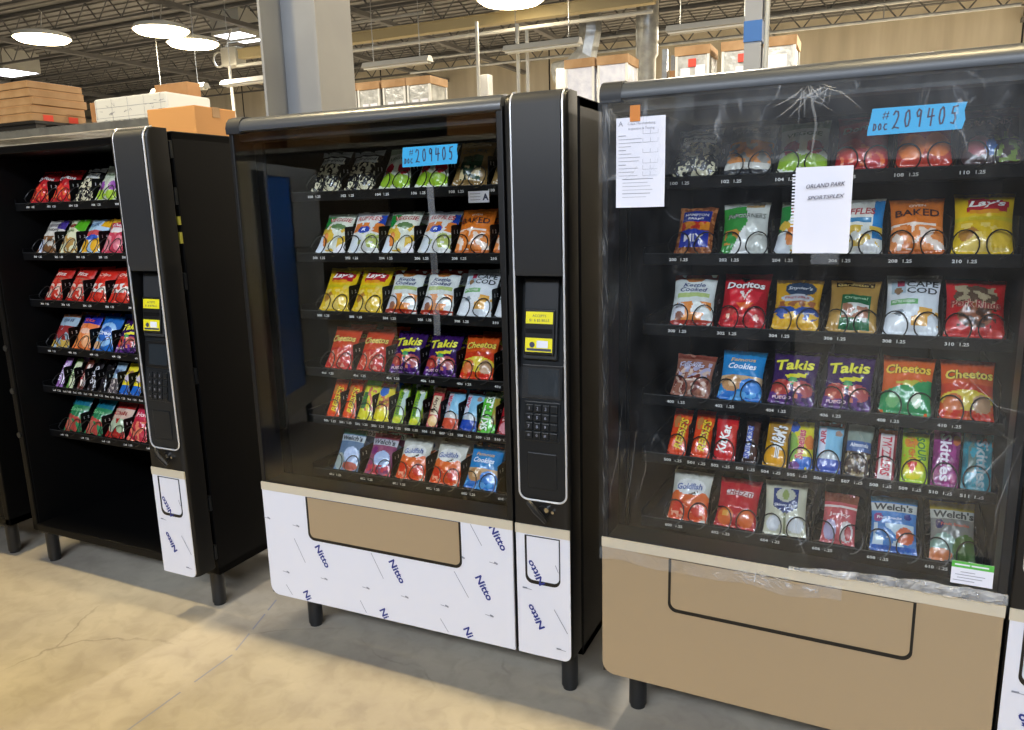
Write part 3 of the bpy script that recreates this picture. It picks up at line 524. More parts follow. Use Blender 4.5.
 'greenbar': ('candy_bar', 'slim white and green candy pack', 'candy', .044, .135, .012, '#c4cca8', [('r', 0, 0, .35, 1, '#5a8a3c'), ('r', 0, .88, 1, 1, '#7a9a4c')], [('Gum', .6, .5, .4, .4, '#2c5c2c', 86)]),
 'brownbar': ('candy_bar', 'slim brown and red chocolate bar', 'candy', .044, .135, .012, '#5a2a24', [('r', .45, .1, .8, .85, '#e0d4cc'), ('r', 0, .88, 1, 1, '#a05c44')], [('Bar', .6, .5, .4, .3, '#a8242c', 86)]),
 'darkbar': ('candy_bar', 'slim dark bar with white writing', 'candy', .044, .135, .012, '#171114', [], [('OREO', .5, .5, .6, .5, '#c8c8d0', 86, 0, .03)]),
 'blackbar': ('candy_bar', 'slim black candy bar', 'candy', .044, .120, .012, '#141214', [('r', .2, .3, .8, .5, '#26222a')], []),
 'silver': ('candy_bag', 'light blue and grey candy bag', 'candy', .060, .135, .013, '#8ea8bc', [('r', 0, 0, 1, .45, '#5c5458'), ('n', 0, 0, 1, .45, '#c0b4ac', 8, .1)], [('MINI', .5, .68, .6, .14, '#2c3c64')]),
 'yb2': ('candy_bag', 'yellow, blue and white candy bag', 'candy', .062, .138, .013, '#e0cc2c', [('r', 0, 0, 1, .28, '#1c5cb0'), ('e', .5, .5, .3, .13, '#c8bcd0')], [('Fruit', .5, .7, .6, .12, '#7a2c5c')]),
 # bottom row
 'goldfish': ('cracker_bag', 'white and orange fish cracker bag', 'snack bag', .122, .152, .024, '#cfcdc2', [('r', 0, 0, 1, .44, '#dc4a1c'), ('e', .5, .46, .5, .16, '#e0662c'), ('e', .5, .66, .4, .17, '#e6e4e0'), ('e', .25, .22, .17, .15, '#d8381c'), ('e', .75, .22, .17, .14, '#cf3420'), ('p', [(.45, .5), (.75, .6), (.7, .52)], '#3a2a18'), ('n', .05, .04, .95, .3, '#f0a080', 10, .25)], [('Goldfish', .48, .66, .62, .13, '#5a6a9c', 4, .15, .03, '#e8e8ee')]),
 'cheezit': ('cracker_bag', 'red square cracker bag', 'snack bag', .122, .148, .024, '#b8202c', [('e', .25, .2, .2, .17, '#d8642c'), ('e', .75, .2, .2, .17, '#d8642c'), ('r', .18, .2, .32, .3, '#e0a048'), ('r', .2, .62, .85, .74, '#d9c9c9'), ('r', 0, .9, 1, 1, '#8c1c24')], [('CHEEZ-IT', .52, .68, .66, .11, '#8c1424', -3, .05, .03, '#e8dcdc')]),
 'seasalt': ('snack_bag', 'cream snack bag with blue shield', 'snack bag', .118, .158, .025, '#c6c4ae', [('p', [(.2, .85), (.8, .85), (.8, .5), (.5, .36), (.2, .5)], '#2c3c72'), ('e', .5, .72, .24, .13, '#b8b8a8'), ('e', .5, .72, .08, .1, '#8c9a5a'), ('e', .22, .2, .16, .14, '#cfd2d8'), ('e', .76, .2, .2, .14, '#d2d4d8'), ('r', .46, .0, .54, .4, '#7a8060')], [('Skinny Pop', .5, .52, .5, .07, '#dfe4ee')]),
 'welchb': ('fruit_snack_pouch', 'blue fruit snack pouch', 'snack bag', .118, .150, .020, '#3f78b8', [('r', 0, .9, 1, 1, '#2c5a6c'), ('r', 0, .72, 1, .88, '#b9bdb8'), ('n', .05, .05, .95, .5, '#b8ccd8', 5, -.05), ('e', .75, .3, .2, .15, '#c85c34'), ('e', .8, .64, .08, .06, '#1c2c7a'), ('e', .15, .6, .1, .08, '#8c3c7a'), ('r', 0, 0, 1, .1, '#1c5ab0')], [("Welch's", .48, .8, .8, .13, '#23272c', 0, .05, .03), ('Fruit Snacks', .4, .6, .5, .05, '#e0e8f4', 0, .1)]),
 'welchg': ('fruit_snack_pouch', 'gold and grey fruit snack pouch', 'snack bag', .108, .158, .020, '#7c7c78', [('r', 0, .85, 1, 1, '#a8902c'), ('r', 0, .70, 1, .84, '#b4b5ac'), ('e', .3, .25, .3, .2, '#7a9a8c'), ('e', .2, .1, .3, .1, '#d07a4c'), ('e', .2, .6, .1, .08, '#2c2c5c'), ('e', .8, .2, .3, .25, '#4c6c34')], [("Welch's", .52, .77, .86, .13, '#2a2c2c', 0, .05, .03), ('Fruit Snacks', .55, .6, .6, .05, '#c8563c')]),
 'welchgr': ('fruit_snack_pouch', 'dark green and blue fruit snack pouch', 'snack bag', .108, .156, .020, '#5c7898', [('r', 0, .86, 1, 1, '#2c5c48'), ('r', 0, .7, 1, .85, '#b8c4cc'), ('e', .65, .36, .3, .2, '#a8bce0'), ('e', .65, .1, .3, .1, '#b8584c'), ('e', .2, .2, .2, .2, '#9ca8a4')], [("Welch's", .5, .775, .8, .13, '#1c2430', 0, .05, .03)]),
 'welchm': ('fruit_snack_pouch', 'maroon and blue fruit snack pouch', 'snack bag', .112, .156, .020, '#8c4468', [('r', 0, .86, 1, 1, '#8c3440'), ('r', 0, .7, 1, .85, '#b8bcc8'), ('e', .6, .36, .3, .2, '#a8bce0'), ('e', .2, .55, .14, .1, '#7a1c6c'), ('n', 0, 0, 1, .22, '#c83c4c', 7, -.1)], [("Welch's", .5, .775, .8, .13, '#1c2430', 0, .05, .03)]),
 'small': ('snack_pouch', 'small pink snack pouch with brown top', 'snack bag', .090, .142, .020, '#b85058', [('r', 0, .8, 1, 1, '#7a4434'), ('r', 0, .70, 1, .74, '#d8ccc8'), ('e', .25, .25, .2, .2, '#a8a0c0'), ('e', .75, .25, .2, .2, '#cfc4c4'), ('e', .8, .22, .1, .14, '#a8303c')], [('Jerky', .5, .55, .6, .09, '#e6c8c8')]),
 # open machine
 'white_purple': ('snack_pouch', 'white, purple and green snack pouch', 'snack bag', W6, L6, .024, '#b9bfa8', [('e', .25, .36, .16, .13, '#8c4c9a'), ('e', .75, .36, .16, .13, '#8c4c9a'), ('e', .25, .14, .24, .12, '#9ab83c'), ('e', .75, .14, .24, .12, '#9ab83c')], [('Veggie', .5, .68, .6, .1, '#5a6a48')]),
 'pretz': ('pretzel_bag', 'white and purple pretzel bag', 'snack bag', W6, L6, .024, '#c2beb4', [('r', .7, .7, 1, 1, '#3c2c7a'), ('n', 0, 0, 1, .45, '#7a5434', 6, -.1), ('e', .2, .2, .16, .18, '#bcc4d8')], [('PRETZEL', .5, .8, .66, .1, '#2a2440'), ('CRISPS', .5, .64, .6, .08, '#3a3a3a')]),
 'whitegreen': ('chip_bag', 'white and bright green chip bag', 'snack bag', W6, L6, .024, '#cfcfae', [('p', [(.55, .7), (1, .55), (1, 1), (.4, 1)], '#4c9a1c'), ('n', 0, 0, 1, .45, '#b08a4c', 6, .0), ('e', .35, .78, .2, .06, '#7a4434')], [('Kale', .4, .6, .5, .09, '#5a6a34')]),
 'blueyellow': ('snack_mix_bag', 'light blue and yellow snack bag', 'snack bag', W6, L6, .024, '#a9c4d8', [('r', .7, .75, 1, 1, '#d09a1c'), ('r', 0, .45, 1, .6, '#b8484c'), ('e', .25, .2, .2, .2, '#d8a42c'), ('e', .75, .2, .2, .2, '#e0a82c'), ('e', .5, .4, .3, .08, '#2c4ca8')], [('KIX', .4, .8, .5, .13, '#3c5a7c')]),
 'redpink': ('snack_bag', 'pink snack bag with yellow top', 'snack bag', W6, L6, .024, '#b83c50', [('r', 0, .84, 1, 1, '#c89a2c'), ('e', .5, .6, .35, .08, '#d8d0cc'), ('e', .25, .25, .2, .2, '#d88a90'), ('e', .75, .25, .2, .2, '#d87a88')], [('Chex', .5, .75, .5, .1, '#e6dcdc')]),
 'redwhite': ('cracker_bag', 'red and white cracker bag', 'snack bag', W6, L6, .024, '#b4241c', [('r', 0, .5, 1, .62, '#9c5c4c'), ('e', .25, .26, .22, .2, '#cfb0a0'), ('e', .75, .26, .22, .2, '#d8b8a8'), ('n', 0, .1, 1, .6, '#c43c2c', 7, .05)], [('Ritz', .5, .76, .5, .12, '#d8c8bc')]),
 'redplain': ('chip_bag', 'red and white crisp bag', 'snack bag', W6, L6, .024, '#c4281c', [('r', 0, .25, 1, .48, '#ded4cc'), ('n', 0, 0, 1, .5, '#c83c2c', 7, .1), ('e', .4, .7, .3, .08, '#d8483c')], [('Chips', .5, .74, .6, .12, '#e8c0b0')]),
 'bluered': ('snack_bag', 'light blue, red and brown snack bag', 'snack bag', W6, L6, .024, '#8ea4b4', [('r', 0, .9, 1, 1, '#a86c4c'), ('n', 0, .2, 1, .6, '#8c2c2c', 6, -.1), ('n', 0, 0, 1, .2, '#c0a04c', 7, -.1)], [('Trail', .5, .78, .6, .1, '#3c4c64')]),
 'orangeblue': ('cracker_bag', 'orange and blue cracker bag', 'snack bag', W6, L6, .024, '#d8743c', [('r', 0, .72, 1, 1, '#242c98'), ('e', .25, .25, .22, .2, '#e08a4c'), ('e', .75, .25, .22, .2, '#e0a070'), ('e', .5, .5, .3, .08, '#e0b49c')], [('Ritz', .5, .82, .5, .1, '#c84c4c')]),
 'bluebag': ('cookie_bag', 'blue striped cookie bag', 'snack bag', W6, L6, .024, '#2464b0', [('e', .5, .45, .46, .34, '#8cb8e0'), ('e', .5, .45, .3, .22, '#2c60b0'), ('e', .2, .14, .2, .1, '#c89c74')], [('Oreo', .5, .46, .5, .12, '#e0e8f4')]),
 'teal': ('chip_bag', 'teal, green and red chip bag', 'snack bag', W6, .168, .024, '#2c7a50', [('r', 0, .72, 1, 1, '#186478'), ('n', 0, 0, 1, .45, '#a8443c', 5, -.1), ('e', .3, .2, .2, .15, '#b86c5c')], [('Salsa', .5, .6, .6, .1, '#6cb07c')]),
 'redgreen': ('chip_bag', 'red and white chip bag, green rings', 'snack bag', W6, .164, .024, '#a02420', [('r', 0, .5, 1, .8, '#c4a898'), ('e', .3, .32, .22, .18, '#a8b49c'), ('e', .75, .32, .22, .18, '#9cb090'), ('r', 0, .86, 1, 1, '#8c3c34')], [('Chili', .5, .66, .6, .12, '#8c1c1c')]),
 'redpk': ('chip_bag', 'pinkish red chip bag', 'snack bag', W6, .162, .024, '#b02c3c', [('n', 0, 0, 1, .5, '#d8785c', 5, -.05), ('e', .5, .7, .34, .14, '#c0304c')], [('Hot', .5, .7, .5, .13, '#f0d0d4')]),
}
NAMES = ['first', 'second', 'third', 'fourth', 'fifth', 'sixth', 'seventh', 'eighth', 'ninth', 'tenth', 'eleventh', 'twelfth']
TRAY = ['top', 'second', 'third', 'fourth', 'candy', 'bottom']
STOCK = {
 'left': (MA, [['redchip', 'redchip', 'popcorn', 'white_purple'], ['pretz', 'whitegreen', 'blueyellow', 'redpink'], ['redwhite', 'redwhite', 'redplain', 'redplain'], ['bluered', 'orangeblue', 'bluebag', 'takis'],
        ['purplebar', 'greenbar', 'brownbar', 'darkbar', 'blackbar', 'silver', 'yb2', 'yb2'], ['teal', 'teal', 'redgreen', 'redpk']], (1, 2, 3, 4)),
 'middle': (MBm, [['popcorn', 'popcorn', 'yogurt', 'yogurt', 'gold', 'gold'], ['veggie', 'ruffle', 'veggie', 'ruffle', 'baked', 'baked'], ['lays', 'lays', 'kettle', 'kettle', 'capecod', 'capecod'], ['cheetosh', 'cheetosh', 'takis', 'takis', 'cheetos'],
        ['reese', 'reese', 'ygreen', 'yblue', 'lime', 'lime', 'almbar', 'airred', 'air', 'skitg', 'redbag'], ['welchgr', 'welchm', 'goldfish', 'goldfish', 'famous']], (1, 2, 3, 4, 5)),
 'right': (MC, [['popcorn', 'pita', 'yogurt', 'redchip', 'orangechip', 'trail'], ['nuts', 'popcorners', 'veggie', 'ruffle2', 'baked', 'lays'], ['kettle', 'doritos', 'pretzel', 'gardetto', 'capecod', 'pork'], ['cookie', 'famous', 'takis', 'takis', 'cheetosg', 'cheetos'],
        ['reese', 'reese', 'kitkat', 'snick', 'mms', 'gummi', 'air', 'almond', 'twiz', 'sour', 'skitp', 'skitt'], ['goldfish', 'cheezit', 'seasalt', 'small', 'welchb', 'welchg']], ()),
}
rnd = random.Random(5)
def put_snack(key, mm, x, z, y, label, group, lean, jit):
    nm, desc, cat, w, L, t, base, ops, tx = DES[key]
    if key not in BAGS: BAGS[key] = bag_mesh(key, w, L*(1.0 if w > .08 else 1.02), t*.86, base, ops, tx, *((36, 46) if w > .08 else (22, 44)))
    me, tm = BAGS[key]
    o = D.objects.new(nm, me); COL.objects.link(o); tag(o, label, cat, group)
    o.matrix_world = mm @ Matrix.Translation((x, y, z)) @ Matrix.Rotation(jit[0], 4, 'Z') @ Matrix.Rotation(-lean, 4, 'X') @ Matrix.Rotation(jit[1], 4, 'Y')
    if tm:
        c = D.objects.new('lettering', tm); COL.objects.link(c); c.parent = o
for mname, (mm, rows, second) in STOCK.items():
    mlab = {'left': 'open left machine', 'middle': 'middle machine', 'right': 'right machine'}[mname]
    for r, row in enumerate(rows):
        n = 12 if r == 4 else 6; dx = DX*6/n
        for k, key in enumerate(row):
            cx = X0+dx*(k+.5)-.006; desc = DES[key][1]
            jit = (rnd.uniform(-.05, .05), rnd.uniform(-.035, .035)); ln = LEAN+rnd.uniform(-.03, .03)
            grp = 'snacks on the %s tray of the %s' % (TRAY[r], mlab)
            pos = '%s from left on %s tray, %s' % (NAMES[k], TRAY[r], mlab)
            put_snack(key, mm, cx, ROWS[r]+.012, .234 if n == 6 else .227, '%s, %s' % (desc, pos), grp, ln, jit)
            if r in second: put_snack(key, mm, cx+rnd.uniform(-.003, .003), ROWS[r]+.010, .318 if n == 6 else .311, '%s, behind the %s on %s tray, %s' % (desc, NAMES[k], TRAY[r], mlab), grp, ln+.01, (-jit[0], -jit[1]))

# ---------------------------------------------------------------- things stuck on the machines
def stick(o, mm, label, cat, group=None):
    o.matrix_world = mm; tag(o, label, cat, group); return o
def tape_tag(mm, x0, x1, z0, z1, y, skew, label, lw):
    f = MB(); P = [(x0+skew, z0-.004), (x1-.006, z0-.001), (x1, z1+.001), (x0+.004, z1)]
    # slightly torn ends
    P = [P[0], P[1], (x1-.001, z0+(z1-z0)*.35), (x1-.004, z0+(z1-z0)*.7), P[2], P[3], (x0+.001, z0+(z1-z0)*.6), (x0+skew*.6, z0+(z1-z0)*.25)]
    f.prism(P, y-.0006, y); t = f.build('masking_tape', M['tape'])
    q = MB(); W = x1-x0; H = z1-z0; hand(q, '#', x0+W*.14, z0+H*.55, H*.3, W*.045, lw*.5, y-.0009)
    hand(q, 'DOC', x0+W*.035, z0+H*.12, H*.26, W*.052, lw*.8, y-.0009, 0, .12)
    hand(q, '209405', x0+W*.25, z0+H*.16, H*.68, W*.092, lw, y-.0009, .02, .28)
    w = q.build('handwriting', M['dark_ink'], t); stick(t, mm, label, 'tape'); return t
tape_tag(MBm, .646, .829, 1.656, 1.707, -.001+.003, 0, 'blue masking tape numbered 209405 on the middle machine glass', .0034)
tape_tag(MC, .620, .802, 1.668, 1.720, -.012, -.004, 'blue masking tape numbered 209405 on the film-wrapped right machine', .0034)
f = MB(); f.box(.743, .815, YT-.0035, YT-.0022, 1.548, 1.583); st = f.build('paper_sticker', M['paper']); f = MB(); write(f, 'A', .803, 1.565, h=.02, y=YT-.004, off=.05)
for k in range(3): stroke(f, [(.75, 1.575-k*.009), (.785, 1.575-k*.009)], .0012, YT-.004)
f.build('print', M['dark_ink'], st); stick(st, MBm, 'small white sticker below the top tray of the middle machine', 'sticker')
# sheets on the wrapped machine
def sheet(x0, x1, z0, z1, y, curl):
    f = MB(); n = 12; V = []; F = []
    for i in range(n+1):
        for j in range(n+1):
            a, b = i/n, j/n; V.append((x0+(x1-x0)*a, y-.0012-curl*(a**6+.6*(1-b)**4)*.5, z0+(z1-z0)*b))
    for i in range(n):
        for j in range(n): k = i*(n+1)+j; F.append((k, k+n+1, k+n+2, k+1))
    f.add(V, F); m = len(V); f.add([(a, b+.0004, c) for a, b, c in V], [tuple(reversed(q)) for q in F]); return f
p = sheet(.043, .169, 1.523, 1.741, -.012, .006).build('printed_form', M['paper'], None, True)
f = MB(); r = random.Random(2); y = -.0145
write(f, 'Crane Merchandising', .108, 1.725, w=.07, y=y); write(f, 'Inspection & Testing', .108, 1.713, w=.066, y=y); write(f, 'A', .055, 1.727, h=.012, y=y)
for k in range(19):
    z = 1.698-k*.0088; x0 = .05+(0 if k % 5 else 0); L = r.uniform(.03, .06) if k % 4 else .018
    if k > 11: x0 = .060; L = r.uniform(.06, .09)
    stroke(f, [(x0, z), (x0+L, z)], .0016 if k % 4 == 0 else .0009, y)
for z in (1.70, 1.68, 1.655, 1.63, 1.615, 1.60):
    f.box(.112, .150, y, y+.0002, z, z+.0006); f.box(.112, .1126, y, y+.0002, z, z+.010); f.box(.131, .1316, y, y+.0002, z, z+.010); f.box(.150, .1506, y, y+.0002, z, z+.010)
f.build('print', M['grey_ink'], p); stick(p, MC, 'printed inspection form hanging at upper left of the wrapped right machine', 'paper sheet')
f = MB(); f.bbox(.079, .105, -.0158, -.0150, 1.731, 1.769, .0003); t = f.build('orange_tape', M['otape']); stick(t, MC, 'small orange tape strip above the printed form', 'tape')
f = sheet(.473, .594, 1.410, 1.603, -.013, .012)
for k in range(17): f.box(.4665, .4735, -.0145, -.0140, 1.470+k*.0072, 1.4735+k*.0072)
p = f.build('notebook_page', M['paper'], None, True)
f = MB(); write(f, "ORLAND PARK", .538, 1.562, w=.082, h=.0095, y=-.0200, off=.008, shear=.3, rot=.06); write(f, 'SPORTSPLEX', .54, 1.536, w=.078, h=.0085, y=-.0200, off=.008, shear=.3, rot=.05)
f.build('handwriting', M['dark_ink'], p); stick(p, MC, 'torn spiral notebook page with handwriting taped over the right machine glass', 'paper sheet')
f = MB(); f.bbox(.853, .936, -.0165, -.0155, .657, .712, .0003); f.mi = 1; f.box(.853, .936, -.0172, -.0163, .697, .712); f.mi = 2
for k, (a, b) in enumerate(((.872, .90), (.862, .92), (.866, .915), (.858, .90))): stroke(f, [(a, .687-k*.007), (b, .687-k*.007)], .0016, -.0170)
f.mi = 3; stroke(f, [(.86, .7045), (.888, .7045)], .0035, -.0175); stroke(f, [(.893, .7045), (.925, .7045)], .0035, -.0175)
o = f.build('info_card', [M['paper'], M['green'], M['grey_ink'], M['paper']]); stick(o, MC, 'small white and green card low on the right machine glass', 'card')

# ---------------------------------------------------------------- stretch film round the right machine
def film():
    f = MB(); nx, nz = 110, 90; V = []; F = []; x0, x1, z1 = -.006, .972, 1.786
    for i in range(nx+1):
        a = i/nx; x = x0+(x1-x0)*a
        zb = .560+.016*noise.noise(Vector((a*6, 0, 3)))+.008*noise.noise(Vector((a*23, 0, 5))) if a < .60 else .600+.02*noise.noise(Vector((a*14, 0, 3)))
        for j in range(nz+1):
            b = j/nz; z = zb+(z1-zb)*b
            d = .0035*noise.noise(Vector((x*5, z*2.2, 1)))+.0014*noise.noise(Vector((x*24+z*6, z*5, 2)))+.0006*noise.noise(Vector((x*70, z*30, 4)))
            edge = math.exp(-(b/.05)**2)
            V.append((x, -.0095-abs(d)-edge*.003*abs(noise.noise(Vector((x*60, z*60, 7)))), z))
    for i in range(nx):
        for j in range(nz): k = i*(nz+1)+j; F.append((k, k+nz+1, k+nz+2, k+1))
    f.add(V, F); return f
fl = film().build('stretch_film', M['wrapfilm'], None, True)
stick(fl, MC, 'clear plastic stretch film wrapped over the front of the right machine', 'plastic film')
cr = MB(); r = random.Random(9)
def crease(P, w):   # a gathered fold in the film: thin tapering ridge
    n = len(P)-1; Q = []; steps = 10
    for i in range(n):
        for s in range(steps):
            t = s/steps; Q.append((P[i][0]+(P[i+1][0]-P[i][0])*t, P[i][1]+(P[i+1][1]-P[i][1])*t))
    Q.append(P[-1]); m = len(Q)
    pts = [(x+.0022*noise.noise(Vector((x*60, z*60, w*900))), -.0125, z+.002*noise.noise(Vector((z*70, x*40, 5)))) for x, z in Q]
    cr.tube(pts, [w*(.25+.75*math.sin(PI*(i+.5)/m)) for i in range(m)], 4)
for k in range(24):     # star of folds under the header
    a = r.uniform(-2.75, -.45); L = r.uniform(.02, .085); x, z = .505+r.uniform(-.035, .035), 1.778+r.uniform(-.01, .004)
    crease([(x, z), (x+L*.6*math.cos(a)*.9, z+L*.55*math.sin(a)), (x+L*math.cos(a)*1.2, z+L*math.sin(a))], r.uniform(.0006, .0018))
for P, w in (([(.49, 1.78), (.51, 1.70), (.505, 1.62)], .0045), ([(.515, 1.775), (.56, 1.76), (.60, 1.725)], .0016), ([(.549, 1.116), (.60, 1.10), (.651, 1.055)], .0014), ([(.638, .997), (.671, .940)], .0016),
             ([(.062, 1.019), (.048, .86), (.014, .689)], .0009), ([(.101, .939), (.085, .80), (.055, .646)], .0011), ([(.124, .90), (.128, .84), (.105, .74)], .0009), ([(.11, .80), (.09, .70)], .0007),
             ([(.50, .80), (.515, .72), (.545, .64)], .0016), ([(.56, .86), (.53, .74), (.52, .66)], .0009), ([(.35, .72), (.39, .66)], .0009), ([(.545, .86), (.60, .74), (.555, .64)], .0008),
             ([(.822, 1.12), (.90, 1.04), (.96, .99)], .0010), ([(.84, 1.15), (.91, 1.08), (.965, 1.07)], .0012), ([(.955, 1.02), (.90, .93), (.86, .82)], .0010), ([(.96, .99), (.93, .86), (.925, .74)], .0009), ([(.95, 1.0), (.88, .90), (.80, .84)], .0006)):
    crease(P, w*.62)
for k in range(26):     # folds bunched along the left edge
    z = r.uniform(.7, 1.77); crease([(.002+r.uniform(0, .012), z), (.006+r.uniform(0, .016), z-r.uniform(.015, .06))], .0007)
for k in range(16):
    a = r.uniform(-1.9, -.7); z = 1.765; x = r.uniform(.0, .03); L = r.uniform(.03, .09); crease([(x, z), (x+L*math.cos(a)*.7, z+L*math.sin(a))], .0008)
for k in range(60):     # ruffles on the hem
    x = r.uniform(.05, .55) if k < 12 else r.uniform(.36, .5); z = r.uniform(.566, .59); L = r.uniform(.01, .03); a = r.uniform(-.8, .5); crease([(x, z), (x+L*math.cos(a), z+L*math.sin(a))], .0011)
c = cr.build('folds', M['crease'], fl, True); c['kind'] = 'stuff'
f = MB(); n = 110; V = []; F = []
for i in range(n+1):
    x = -.004+.63*i/n
    for j in range(7): V.append((x, -.0135-.005*abs(noise.noise(Vector((x*34, j*.8, 3)))), .552+.016*noise.noise(Vector((x*9, 0, 3)))+.036*j/6))
for i in range(n):
    for j in range(6): k = i*7+j; F.append((k, k+7, k+8, k+1))
f.add(V, F); f.build('hem', M['hem'], fl)
f = MB(); n = 70; V = []; F = []     # added band along the top: reflected ceiling haze put into a milky layer
for i in range(n+1):
    x = -.004+.974*i/n; zb = 1.585+.03*math.sin(x*3)+.012*noise.noise(Vector((x*12, 0, 3)))
    for j in range(13): V.append((x, -.0145-.003*abs(noise.noise(Vector((x*14, j*.6, 8)))), zb+(1.786-zb)*j/12))
for i in range(n):
    for j in range(12): k = i*13+j; F.append((k, k+13, k+14, k+1))
f.add(V, F); f.build('added_haze_band', M['haze_band'], fl, True)
# rolled hem, gathered above the strip at the right
f = MB(); n = 90; V = []; F = []
for i in range(n+1):
    x = .50+.468*i/n
    for j in range(9):
        a = j/8*PI; h = .018*(.3+.7*min(1, i/n*1.6)); V.append((x, -.011-.008*math.sin(a)-.006*abs(noise.noise(Vector((x*50, j*.9, 1)))), .618+h*(1-math.cos(a))/1.2+.005*noise.noise(Vector((x*30, j*.6, 9)))))
for i in range(n):
    for j in range(8): k = i*9+j; F.append((k, k+9, k+10, k+1))
f.add(V, F); f.build('rolled_hem', M['crumple'], fl)
# small clear film over the middle machine's display
f = MB(); V = []; F = []
for i in range(15):
    for j in range(15):
        x = 1.000+.128*i/14; z = .998+.092*j/14; V.append((x, -.0105-.004*abs(noise.noise(Vector((x*40, z*40, 3)))), z))
for i in range(14):
    for j in range(14): k = i*15+j; F.append((k, k+15, k+16, k+1))
f.add(V, F); o = f.build('display_film', M['wrapfilm'], None, True); stick(o, MBm, 'clear protective film over the display of the middle machine', 'plastic film')

for (mm_, x0, x1, z0, z1, y_, lab) in ((MBm, .726, .748, 1.165, 1.60, -.0005, 'long pale translucent strip down the middle machine glass'), (MC, .515, .575, 1.385, 1.412, -.0185, 'short piece of clear tape at the bottom of the notebook page')):  # plain translucent strip on the middle glass, clear tape at the notebook page
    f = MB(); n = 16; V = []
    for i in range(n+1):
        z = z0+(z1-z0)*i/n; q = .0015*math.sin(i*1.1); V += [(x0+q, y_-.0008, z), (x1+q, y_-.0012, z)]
    f.add(V, [(2*i, 2*i+1, 2*i+3, 2*i+2) for i in range(n)]); o = f.build('clear_strip', M['clear_strip']); stick(o, mm_, lab, 'tape')

# ---------------------------------------------------------------- room shell
def struct(name, mb, m, smooth=False):
    o = mb.build(name, m, None, smooth); o['kind'] = 'structure'; return o
def concrete():
    m = D.materials.new('concrete floor'); m.use_nodes = True; nt = m.node_tree; b = nt.nodes['Principled BSDF']; N = nt.nodes.new; Lk = nt.links.new
    tc = N('ShaderNodeTexCoord'); a = N('ShaderNodeTexNoise'); a.inputs['Scale'].default_value = 1.6; a.inputs['Detail'].default_value = 8; a.inputs['Roughness'].default_value = .62
    r = N('ShaderNodeValToRGB'); e = r.color_ramp.elements; e[0].position = .32; e[0].color = (*lin('9b9286'), 1); e[1].position = .66; e[1].color = (*lin('b8af9d'), 1)
    a2 = N('ShaderNodeTexNoise'); a2.inputs['Scale'].default_value = 13; a2.inputs['Detail'].default_value = 8; a2.inputs['Distortion'].default_value = .8
    r2 = N('ShaderNodeValToRGB'); e = r2.color_ramp.elements; e[0].position = .36; e[0].color = (.62, .6, .58, 1); e[1].position = .55; e[1].color = (1, 1, 1, 1)
    mx = N('ShaderNodeMixRGB'); mx.blend_type = 'MULTIPLY'; mx.inputs[0].default_value = .3
    v = N('ShaderNodeTexVoronoi'); v.feature = 'DISTANCE_TO_EDGE'; v.inputs['Scale'].default_value = 1.1
    nd = N('ShaderNodeTexNoise'); nd.inputs['Scale'].default_value = 2.5; nd.inputs['Detail'].default_value = 6
    vm = N('ShaderNodeMixRGB'); vm.inputs[0].default_value = .25
    rc = N('ShaderNodeMapRange'); rc.inputs['From Max'].default_value = .006; rc.inputs['To Min'].default_value = .55; rc.inputs['To Max'].default_value = 1
    rm = N('ShaderNodeMapRange'); rm.inputs['From Min'].default_value = .5; rm.inputs['From Max'].default_value = .62; rm.inputs['To Min'].default_value = 0; rm.inputs['To Max'].default_value = .75
    m2 = N('ShaderNodeMixRGB'); m2.blend_type = 'MULTIPLY'
    bp = N('ShaderNodeBump'); bp.inputs['Strength'].default_value = .25; bp.inputs['Distance'].default_value = .004
    rr = N('ShaderNodeMapRange'); rr.inputs['To Min'].default_value = .38; rr.inputs['To Max'].default_value = .62
    Lk(tc.outputs['Object'], a.inputs['Vector']); Lk(tc.outputs['Object'], a2.inputs['Vector']); Lk(tc.outputs['Object'], nd.inputs['Vector'])
    Lk(tc.outputs['Object'], vm.inputs[1]); Lk(nd.outputs['Color'], vm.inputs[2]); Lk(vm.outputs[0], v.inputs['Vector'])
    Lk(a.outputs['Fac'], r.inputs[0]); Lk(a2.outputs['Fac'], r2.inputs[0]); Lk(r.outputs[0], mx.inputs[1]); Lk(r2.outputs[0], mx.inputs[2])
    Lk(v.outputs['Distance'], rc.inputs[0]); Lk(nd.outputs['Fac'], rm.inputs[0]); Lk(rm.outputs[0], m2.inputs[0]); Lk(mx.outputs[0], m2.inputs[1]); Lk(rc.outputs[0], m2.inputs[2])
    Lk(m2.outputs[0], b.inputs['Base Color']); Lk(a2.outputs['Fac'], bp.inputs['Height']); Lk(bp.outputs[0], b.inputs['Normal']); Lk(a2.outputs['Fac'], rr.inputs[0]); Lk(rr.outputs[0], b.inputs['Roughness'])
    return m
M['floor'] = concrete()
def streaky(name, c1, c2, c3, sc=(1.2, 1.2, .12)):
    m = D.materials.new(name); m.use_nodes = True; nt = m.node_tree; b = nt.nodes['Principled BSDF']; N = nt.nodes.new; Lk = nt.links.new
    tc = N('ShaderNodeTexCoord'); mp = N('ShaderNodeMapping'); mp.inputs['Scale'].default_value = sc; a = N('ShaderNodeTexNoise'); a.inputs['Scale'].default_value = 2; a.inputs['Detail'].default_value = 6
    r = N('ShaderNodeValToRGB'); e = r.color_ramp.elements; e[0].position = .3; e[0].color = (*lin(c1), 1); e[1].position = .7; e[1].color = (*lin(c3), 1); q = e.new(.5); q.color = (*lin(c2), 1)
    Lk(tc.outputs['Object'], mp.inputs[0]); Lk(mp.outputs[0], a.inputs['Vector']); Lk(a.outputs['Fac'], r.inputs[0]); Lk(r.outputs[0], b.inputs['Base Color']); b.inputs['Roughness'].default_value = .8
    return m
